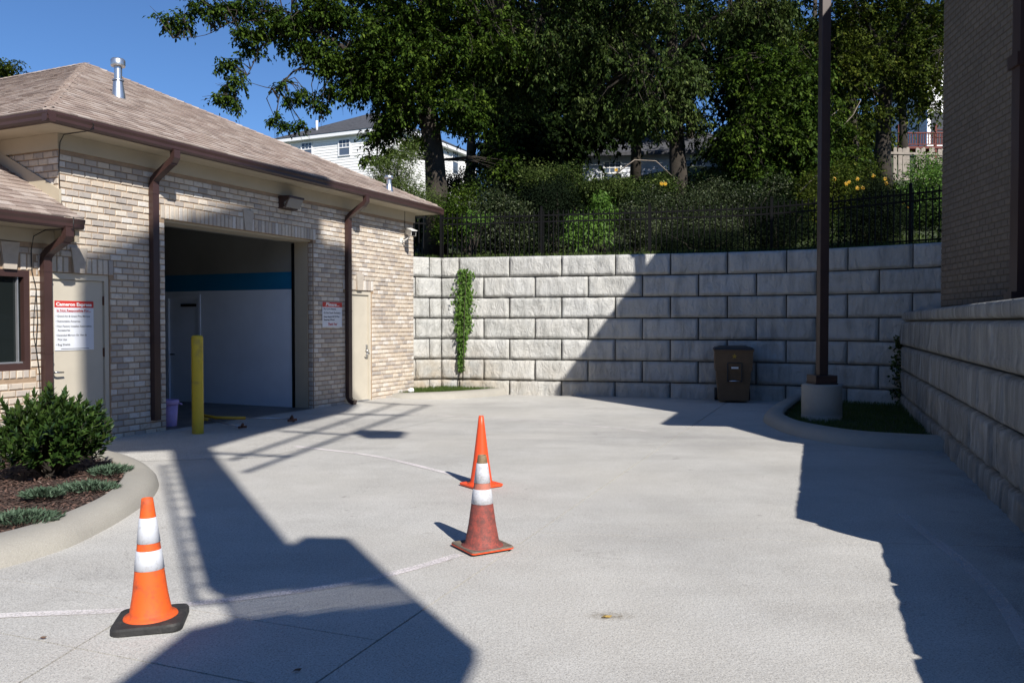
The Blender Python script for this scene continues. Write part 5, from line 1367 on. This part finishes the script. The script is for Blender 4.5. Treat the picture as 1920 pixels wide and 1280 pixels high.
# --- right-hand trees
Cb = gp(1655, 27.0)
tree('grey barked tree to the left of the red deck', Cb,
  [n4(Cb,0.32), n4(at(1655,290,27),0.25), n4(at(1658,220,27),0.22), n4(at(1662,150,27),0.20), n4(at(1680,70,27),0.14), n4(at(1720,10,27),0.09), n4(at(1740,-60,27),0.05)],
  [[n4(at(1662,150,27),0.12), n4(at(1640,70,26.6),0.09), n4(at(1600,0,26.2),0.05), n4(at(1580,-60,26),0.03)],
   [n4(at(1660,190,27),0.05), n4(at(1620,160,26.4),0.04), n4(at(1570,140,25.8),0.02)],
   [n4(at(1690,50,27),0.05), n4(at(1740,60,26.6),0.035), n4(at(1770,90,26.2),0.02)]],
  [blob(1610,140,25.6,65,60,1.2,75), blob(1580,60,25.8,60,55,1.2,60), blob(1650,30,26.2,70,50,1.2,50), blob(1720,110,26.0,50,55,1.1,44), blob(1740,180,26.2,38,40,0.9,22), blob(1730,40,26.4,60,40,1.1,34), blob(1640,200,26,40,30,0.8,16), blob(1620,-70,25.5,160,70,2.5,90), blob(1720,-110,25,120,60,2.5,60)],
  31, per=85, spread=0.34, size=0.12, mm=M['leafC'])
Db = gp(1500, 24.5)
tree('leafy low-branched tree left of the lamp post', Db,
  [n4(Db,0.16), n4(at(1500,330,24.5),0.12), n4(at(1490,230,24.5),0.10), n4(at(1470,120,24.5),0.06)],
  [[n4(at(1492,260,24.5),0.06), n4(at(1440,210,24.0),0.04), n4(at(1390,230,23.6),0.02)], [n4(at(1490,240,24.5),0.05), n4(at(1520,180,24.2),0.03), n4(at(1530,120,24),0.015)]],
  [blob(1440,200,23.8,80,60,1.1,85), blob(1480,270,23.8,70,45,0.9,62), blob(1400,260,23.8,45,40,0.8,32), blob(1500,140,24,60,50,1.1,52), blob(1420,120,24.4,70,40,1.2,45), blob(1530,230,24,40,60,0.8,34), blob(1560,310,24.2,60,30,0.8,44), blob(1500,320,23.6,60,26,0.8,40), blob(1430,310,23.8,50,30,0.8,36)],
  37, per=85, spread=0.31, size=0.12, mm=M['leafA'])
Eb = gp(1600, 31)
tree('slim dark tree between the lamp post and the grey barked tree', Eb,
  [n4(Eb,0.22), n4(at(1603,300,31),0.18), n4(at(1598,200,31),0.15), n4(at(1590,80,31),0.10)],
  [[n4(at(1600,240,31),0.05), n4(at(1570,190,30.6),0.03)]],
  [blob(1560,200,31,60,60,1.2,36), blob(1540,90,31,70,70,1.5,50), blob(1620,90,31,60,60,1.3,36), blob(1600,260,31,45,30,0.9,15)], 41, per=80, spread=0.42, size=0.15, mm=M['leafC'])
# --- darker trees further up the hill, each closing part of the view
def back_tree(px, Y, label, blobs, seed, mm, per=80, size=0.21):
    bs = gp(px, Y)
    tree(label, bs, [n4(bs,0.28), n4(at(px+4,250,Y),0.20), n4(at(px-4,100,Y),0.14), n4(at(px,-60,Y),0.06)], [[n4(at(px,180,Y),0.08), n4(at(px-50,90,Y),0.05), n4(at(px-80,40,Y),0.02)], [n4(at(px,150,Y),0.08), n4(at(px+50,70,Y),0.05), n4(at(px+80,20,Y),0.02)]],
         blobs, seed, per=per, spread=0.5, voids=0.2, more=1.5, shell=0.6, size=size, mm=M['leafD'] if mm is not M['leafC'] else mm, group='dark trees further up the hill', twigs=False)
back_tree(940, 33, 'dark tree filling the gap right of the large spreading tree', [blob(930,180,32,80,90,2.2,95), blob(950,60,32,90,80,2.4,90), blob(958,292,30,44,48,1.2,50), blob(980,280,30,60,55,1.4,60)], 51, M['leafA'])
back_tree(1080, 35, 'dark tree behind the middle of the fence', [blob(1070,150,34,100,80,2.4,110), blob(1090,40,34,110,70,2.6,90), blob(1050,250,32,80,40,1.6,64), blob(1140,225,33,60,36,1.4,40), blob(1010,310,31,50,26,1.2,30)], 53, M['leafB'])
back_tree(1190, 37, 'dark tree showing left of the middle trunk', [blob(1180,90,36,90,80,2.6,85), blob(1190,180,36,60,60,2.0,45)], 57, M['leafA'])
back_tree(1370, 36, 'dark tree above the right end of the low house', [blob(1370,110,35,50,80,2.0,50), blob(1420,60,35,80,80,2.4,70), blob(1410,190,35,60,70,1.8,60), blob(1440,280,33,70,50,1.6,50), blob(1365,270,33,30,36,1.0,20)], 59, M['leafB'])
back_tree(1530, 38, 'dark tree straight behind the lamp post', [blob(1510,120,37,90,90,2.6,90), blob(1560,240,37,70,60,2.0,50), blob(1480,320,37,80,40,1.8,40)], 61, M['leafA'])
back_tree(1690, 42, 'dark tree above the red deck', [blob(1680,110,41,80,90,2.6,70), blob(1740,50,41,70,80,2.4,60), blob(1625,240,41,45,50,1.6,22)], 67, M['leafC'])
back_tree(880, 40, 'yellowish tree right of the pale house', [blob(952,250,38,34,55,1.4,42), blob(930,165,38,50,40,1.6,36)], 71, M['leafC'])
back_tree(1000, 47, 'far dark tree low behind the shrubs', [blob(1000,260,46,110,60,2.4,80), blob(1010,150,46,100,70,2.6,70)], 73, M['leafB'])
back_tree(1290, 44, 'far dark tree above the low house roof', [blob(1290,120,43,60,110,2.6,80), blob(1320,20,43,90,60,2.6,60), blob(1250,190,43,40,40,1.8,24)], 91, M['leafB'])
back_tree(1470, 46, 'far dark tree between the low house and the lamp post', [blob(1450,130,45,90,110,2.8,110), blob(1470,270,45,80,60,2.2,50)], 93, M['leafB'])
back_tree(1620, 48, 'far dark tree behind the slim dark tree', [blob(1610,120,47,90,110,2.8,110), blob(1590,270,47,60,50,2.0,36), blob(1700,60,47,80,90,2.6,70)], 95, M['leafC'])
back_tree(1100, 52, 'far dark tree high on the slope behind the fence middle', [blob(1090,130,51,100,110,3.0,120), blob(1060,250,51,80,50,2.2,44)], 97, M['leafB'])
# far left crown beyond the roof
fb = gp(15, 60); fb = (at(15,150,60)[0], 60, 8.0)
tree('small yellow-green tree top showing above the far left roof', fb, [n4(fb,0.3), n4(at(15,220,60),0.2), n4(at(15,140,60),0.08)], [], [blob(10,135,60,34,22,1.6,60), blob(36,140,60,14,14,0.8,10), blob(-40,150,60,40,30,1.8,40)], 79, per=70, spread=0.5, size=0.2, mm=M['leafC'], group='trees behind the fence', twigs=False)

# --- pale feathery conifer in front of the pale house
cb = gp(755, 22.5)
t = empty('feathery_conifer', cb, 0, 'pale feathery young conifer above the gutter end', 'tree')
foliage('crown', t, [blob(755,350,22.5,45,35,0.6,40), blob(735,315,22.5,38,30,0.5,24), blob(765,285,22.5,22,22,0.4,10), blob(790,375,22.3,30,30,0.5,20), blob(720,345,22.5,26,18,0.4,12)], 83, 110, 0.17, 0.11, 0.16, M['leafpine'], 0.1)
b = MB(); b.tube([(0,0,0),(0,0,1.2),(-0.1,0,2.4)],[0.07,0.05,0.02],8); b.build('trunk', M['bark'], t)

# --- shrubs behind the fence
def shrub(name, label, blobs, seed, mm, size=0.06, aspect=0.45, per=105, spread=0.17, droop=0.1, group='shrubs behind the fence', stems=9):
    c = blobs[0]; base = (c[0], c[1], hz(c[0], c[1])-0.03)
    t = empty(name, base, 0, label, 'shrub', group)
    _, cs = foliage('leaves', t, blobs, seed, per, spread, size, aspect, mm, droop, 0.4)
    b = MB(); rr = random.Random(seed); B = Vector(base)
    for k in range(stems):
        p = Vector(cs[rr.randrange(len(cs))])-B
        b.tube([(rr.uniform(-.06,.06),rr.uniform(-.06,.06),-0.1), p*0.5+Vector((0,0,0.1)), p], [0.018,0.012,0.005], 5, cap=False)
    b.build('stems', M['bark'], t); return t
shrub('leafy_shrub','grey-green shrub behind the fence left of the first tall post',[blob(950,420,21.0,60,50,0.6,70),blob(930,380,21.2,45,30,0.5,34)],101,M['leafshrub'],0.07)
shrub('leafy_shrub','dark shrub at the foot of the large spreading tree',[blob(880,395,22.5,50,50,0.7,60),blob(845,410,22.2,26,46,0.5,30)],103,M['leafA'],0.08)
shrub('leafy_shrub','dark open shrub behind the second fence panel',[blob(1040,400,21.5,45,55,0.6,60),blob(1030,352,22.5,50,24,0.7,30)],105,M['leafyew'],0.06)
shrub('leafy_shrub','grey-green shrub right of the bright vine',[blob(1190,415,20.8,50,45,0.6,64),blob(1222,375,21.4,40,26,0.5,30)],107,M['leafshrub'])
shrub('leafy_shrub','tall pale shrub in the middle of the fence',[blob(1290,385,21.8,60,34,0.7,60),blob(1335,352,22.6,36,16,0.5,22),blob(1310,420,20.8,60,36,0.5,50)],109,M['leafshrub'])
shrub('leafy_shrub','pale shrub directly left of the round evergreen',[blob(1395,372,22.0,36,32,0.6,40),blob(1450,345,23.0,36,20,0.6,26),blob(1370,420,20.6,30,40,0.4,24)],111,M['leafshrub'])
shrub('leafy_shrub','loose green shrub right behind the lamp post',[blob(1560,350,22,55,45,0.7,56),blob(1530,400,20.8,30,45,0.4,26)],113,M['leafC'],0.075)
shrub('leafy_shrub','flowering shrub left of the grey board fence',[blob(1620,330,23.5,50,36,0.7,46),blob(1600,360,22.5,40,30,0.6,30)],115,M['leafC'],0.075)
shrub('leafy_shrub','green shrub in front of the board fence',[blob(1735,350,24,40,40,0.6,34),blob(1745,310,25,36,22,0.5,16),blob(1730,410,21,40,40,0.5,30)],117,M['leafbright'],0.085)
shrub('leafy_shrub','dark mass of shrubs left of the middle trunk',[blob(1130,352,24,80,22,0.8,60),blob(1030,325,25,70,22,0.8,44)],119,M['leafB'],0.08)
shrub('leafy_shrub','dark shrub under the pale house corner',[blob(870,350,25,60,26,0.9,50),blob(930,345,26,50,30,0.9,40)],121,M['leafyew'],0.08)
shrub('leafy_shrub','shrub right of the middle trunk below the low house',[blob(1350,335,25,45,16,0.6,30),blob(1240,345,25,36,18,0.6,24)],125,M['leafB'],0.085)
shrub('round_evergreen','dense dark round evergreen behind the fence left of the lamp post',[blob(1455,420,19.4,55,55,0.65,230)],131,M['leafyew'],0.05,0.3,95,0.13,0.0)
shrub('round_evergreen','dense dark round evergreen behind the fence right of the lamp post',[blob(1640,405,18.3,50,60,0.6,230),blob(1640,350,18.3,22,22,0.25,26)],133,M['leafyew'],0.05,0.3,95,0.13,0.0)
shrub('low_evergreen','low dark spreading evergreen in the building shade on the wall top',[blob(1320,455,19.3,85,32,0.5,150),blob(1240,458,19.2,30,26,0.4,40)],135,M['leafyew'],0.05,0.3,80,0.13,0.0)
shrub('hanging_vine','bright green vine climbing behind the middle of the fence',[blob(1130,395,20.4,18,36,0.25,34),blob(1110,430,20.2,34,30,0.25,34),blob(1085,425,20.2,20,40,0.25,26)],137,M['leafbright'],0.085,0.4,60,0.11,0.9)
shrub('climbing_vine','thin light vine on the fence near the building',[blob(880,420,19.6,8,34,0.12,14),blob(905,408,19.4,34,8,0.12,12)],139,M['leafbright'],0.07,0.5,26,0.08,0.5,stems=14)
# bare arching stems and flowers
for k, (pp, lb) in enumerate([([(1150,330),(1190,300),(1230,302),(1260,330)],'bare arching stem left of the middle trunk'),([(1500,360),(1530,330),(1570,325)],'bare stem crossing behind the lamp post'),([(1548,225),(1562,215),(1572,206),(1568,198)],'short dead branch right of the lamp post'),([(1560,252),(1582,235),(1600,215),(1614,188)],'long dead branch leaning right of the lamp post')]):
    b = MB(); Y = 21.8 if k < 2 else 23.5; b.tube([at(x,y,Y) for x, y in pp], [0.02,0.016,0.012,0.008][:len(pp)], 5); tag(b.build('bare_branch', M['twig']), lb, 'branch')
fl = [((1240,345),22.0,'left of two close yellow blooms right of the middle trunk'),((1247,345),22.0,'right of two close yellow blooms right of the middle trunk'),((1155,319),23,'single yellow bloom high in the dark shrubs'),((1586,345),21.5,'larger yellow bloom left of the board fence'),((1591,342),21.5,'yellow bloom touching the larger bloom, on its right'),((1607,336),22,'topmost yellow bloom left of the board fence'),((1661,344),21.8,'lower yellow bloom beside the board fence post'),((1659,336),21.8,'upper yellow bloom beside the board fence post'),((1617,353),21.0,'right low yellow bloom above the round evergreen'),((1607,353),21.0,'left low yellow bloom above the round evergreen'),((1564,336),21.4,'small bloom right of the lamp post'),((1699,389),20.2,'lower yellow bloom behind the far right pickets'),((1691,381),20.2,'upper yellow bloom behind the far right pickets'),((1637,330),22,'bloom left of the fence post')]
for (p, Y, lb) in fl:
    b = MB(); q = at(*p, Y)
    for a in range(7):
        c, s = math.cos(a*0.9), math.sin(a*0.9); b.add([(0,0,0),(0.03*c-0.016*s,-0.03,0.03*s+0.016*c),(0.062*c,-0.02,0.062*s),(0.03*c+0.016*s,-0.03,0.03*s-0.016*c)],[(0,1,2,3)])
    b.tube([(0,0.01,0),(0,-0.03,0)],0.014,6)
    tag(b.build('yellow_flower', M['petal'], None, loc=q), lb, 'flower', 'yellow flowers in the shrubs')

# --- vine on the block wall
vn = empty('wall_vine', (-1.05, 18.5, 2.85), 0, 'narrow green vine hanging down the left of the block wall', 'vine')
rngn = np.random.default_rng(5); n = 2300
v_ = rngn.uniform(0, 1, n)**0.85; wdt = 0.18*np.sin(np.clip(v_*1.05+0.12, 0, 1)*math.pi)**0.7*(1-0.45*v_)+0.03
zc = 2.80-2.25*v_; uu = 0.60-0.10*v_+rngn.normal(size=n)*wdt*0.55
px_, py2 = [], []
for u in uu:
    p, d = cv.at(max(0.02, u)); nn = Vector((d.y,-d.x)); q = p+nn*(0.085+abs(rngn.normal())*0.05); px_.append(q.x); py2.append(q.y)
P = np.stack([px_, py2, zc], 1)
ax = rngn.normal(size=(n,3))*0.45; ax[:,2] -= 0.8; nr = rngn.normal(size=(n,3))*0.4+np.array([0,-1,0.5])
link('leaves', leaf_mesh('leaves', P-np.array(vn.location), ax, nr, 0.085, 0.45, M['leafbright'], rngn, 0.2), vn)
b = MB(); b.tube([(0.05,-0.10,-0.1),(0.0,-0.12,-0.9),(-0.02,-0.12,-1.7),(-0.04,-0.10,-2.55)],[0.006,0.008,0.01,0.014],5); b.build('stems', M['bark'], vn)
# corner vine at the far right
vn2 = empty('corner_vine', (7.25, 15.55, 0.1), 0, 'thin dark vine in the corner where the two block walls meet', 'vine')
n = 420; P = np.stack([rngn.normal(0,0.06,n), rngn.normal(0,0.06,n), rngn.uniform(0,1.25,n)],1)
link('leaves', leaf_mesh('leaves', P, rngn.normal(size=(n,3)), rngn.normal(size=(n,3))+np.array([0,-1,0.6]), 0.08, 0.6, M['leafB'], rngn, 0.2), vn2)

# --- glossy shrub in the planting bed
LS = (-4.47, 8.02, 0.10)
ls = empty('laurel_shrub', LS, 0, 'rounded glossy dark green shrub in the planting bed by the door', 'shrub')
rngn = np.random.default_rng(8); b = MB(); tips = []
rr = random.Random(8)
for k in range(430):
    a = rr.uniform(0, 2*math.pi); e_ = math.asin(rr.uniform(-0.25, 1.0)); r_ = 0.56*(0.80+0.24*fn(math.cos(a)*1.7, math.sin(a)*1.7, e_*1.5+3)+rr.uniform(-0.22,0.10))
    d = Vector((math.cos(a)*math.cos(e_)*1.06, math.sin(a)*math.cos(e_), math.sin(e_)*1.0)); p = Vector((0,0,0.33))+d*r_*(1.0 if e_ > 0 else 0.85)
    if p.z < 0.06: p.z = 0.06+rr.uniform(0,0.05)
    g_ = (d+Vector((0,0,0.9))).normalized(); tips.append((p, g_))
    if k % 3 == 0: b.tube([(rr.uniform(-.05,.05),rr.uniform(-.05,.05),0), p*0.5, p], [0.012,0.008,0.004], 5, cap=False)
tips.append((Vector((0.12,-0.2,0.87)), Vector((0.1,0,1)))); tips.append((Vector((0.50,-0.05,0.72)), Vector((0.5,0,1)).normalized())); tips.append((Vector((-0.4,-0.1,0.74)), Vector((-0.4,0,1)).normalized()))
b.build('stems', M['bark'], ls)
Ps, Ax, Nr = [], [], []
for (p, g_) in tips:
    s1_ = g_.orthogonal().normalized(); s2_ = g_.cross(s1_)
    for j in range(17):
        a = j*2.4; h = j/17; o_ = (s1_*math.cos(a)+s2_*math.sin(a))
        Ps.append(p - g_*(0.13*(1-h)) ); Ax.append(o_*(1.0-0.65*h)+g_*(0.45+0.7*h)+Vector((rr.uniform(-.2,.2),rr.uniform(-.2,.2),rr.uniform(-.2,.2)))); Nr.append(g_*1.0-o_*0.3)
P = np.array([p[:] for p in Ps]); link('leaves', leaf_mesh('leaves', P, np.array([p[:] for p in Ax]), np.array([p[:] for p in Nr]), 0.080, 0.44, M['leaflaurel'], rngn, 0.22), ls)

# --- creeping juniper, mulch chips, grass
def juniper(px, py, rx, ry, label, seed):
    r_ = np.random.default_rng(seed); tt = (0.13-CAM_H); b_ = (640-py)/1557.0; th = R(-1.29); dz = math.sin(th)+b_*math.cos(th); dy = math.cos(th)-b_*math.sin(th); k = tt/dz
    c = ((px-960)/1557.0*k, dy*k, 0.12); t = empty('creeping_juniper', c, 0, label, 'ground cover', 'creeping junipers in the bed')
    n = 900; a = r_.uniform(0, 2*math.pi, n); q = r_.uniform(0, 1, n)**0.6; P = np.stack([np.cos(a)*q*rx, np.sin(a)*q*ry, 0.015+0.055*(1-q)*r_.uniform(0.3,1,n)], 1)
    ax = np.stack([np.cos(a)+r_.normal(size=n)*0.7, np.sin(a)+r_.normal(size=n)*0.7, 0.4+r_.uniform(0,0.8,n)], 1)
    link('needles', leaf_mesh('needles', P, ax, r_.normal(size=(n,3))*0.5+np.array([0,0,1]), 0.055, 0.22, M['juniper'], r_, 0.1), t)
juniper(207, 885, 0.17, 0.22, 'creeping juniper patch at the tip of the planting bed', 1)
juniper(165, 917, 0.26, 0.17, 'creeping juniper patch below the glossy shrub', 2)
juniper(80, 930, 0.16, 0.12, 'small creeping juniper patch in the middle of the mulch', 3)
juniper(45, 975, 0.26, 0.20, 'creeping juniper patch nearest the viewer', 4)
juniper(195, 955, 0.08, 0.06, 'smallest creeping juniper tuft by the kerb', 6) if False else None
def scatter(name, inside, box, n, z, mm, seed, size, aspect, kind, label, cat, upright=False, lump=0.035):
    r_ = np.random.default_rng(seed); pts = []
    while len(pts) < n:
        x, y = r_.uniform(box[0], box[1]), r_.uniform(box[2], box[3])
        if inside(x, y): pts.append((x, y, z+lump*fn(x*1.6, y*1.6, 2)+(0 if upright else r_.uniform(0, 0.02))))
    P = np.array(pts)
    if upright: ax = r_.normal(size=(n,3))*0.35+np.array([0,0,1.0]); nr = r_.normal(size=(n,3))
    else: ax = r_.normal(size=(n,3))*np.array([1,1,0.28]); nr = r_.normal(size=(n,3))*0.4+np.array([0,0,1])
    return tag(link(name, leaf_mesh(name, P, ax, nr, size, aspect, mm, r_, 0.15)), label, cat, None, kind)
scatter('bark_mulch', in_bed, (-6.2,-3.3,4.7,9.9), 15000, 0.102, M['chip'], 9, 0.045, 0.32, 'stuff', 'dark brown bark mulch covering the planting bed', 'mulch')
scatter('island_grass', in_isl, (4.2,7.7,10.5,16.9), 14000, 0.035, M['grass'], 10, 0.075, 0.09, 'stuff', 'short shaded grass around the lamp post pedestal', 'grass', True, 0.02)
scatter('corner_grass', in_cor, (-2.7,-0.2,17.1,19.0), 6000, 0.10, M['grass'], 12, 0.085, 0.09, 'stuff', 'strip of grass between corner kerb and block wall', 'grass', True, 0.02)
r_ = np.random.default_rng(14); n = 30000
X = r_.uniform(-3.0, 9.0, n); dd = 0.2+r_.uniform(0, 1, n)**1.6*5.0; Yy = np.array([front_y(x) for x in X])+dd
P = np.stack([X, Yy, np.array([hz(x, y) for x, y in zip(X, Yy)])], 1)
tag(link('bank_grass', leaf_mesh('bank_grass', P, r_.normal(size=(n,3))*0.4+np.array([0,0,1.0]), r_.normal(size=(n,3)), 0.16, 0.09, M['grass'], r_, 0.1)), 'rough grass on the bank behind the fence', 'grass', None, 'stuff')

r_ = np.random.default_rng(21); bl_ = []
for k in range(360):
    x = r_.uniform(-5, 13); d = 3.2+r_.uniform(0, 1)**0.8*15; y = front_y(x)+d
    if x < -1.0 and d < 5: continue
    hgt = r_.uniform(0.35, 0.8); bl_.append((x, y, hz(x, y)+hgt*0.55, r_.uniform(0.5,0.9), 0.5, hgt*0.6, 5, None))
cs, P, off = crown_points(bl_, r_, 60, 0.24, 0.5); n = len(P)
tag(link('undergrowth', leaf_mesh('undergrowth', P, r_.normal(size=(n,3))+np.array([0,0,0.3]), r_.normal(size=(n,3))*0.6+off*2+np.array([0,0,0.7]), 0.11, 0.5, M['leafD'], r_, 0.2)), 'dark tangled undergrowth on the slope under the trees', 'undergrowth', None, 'stuff')
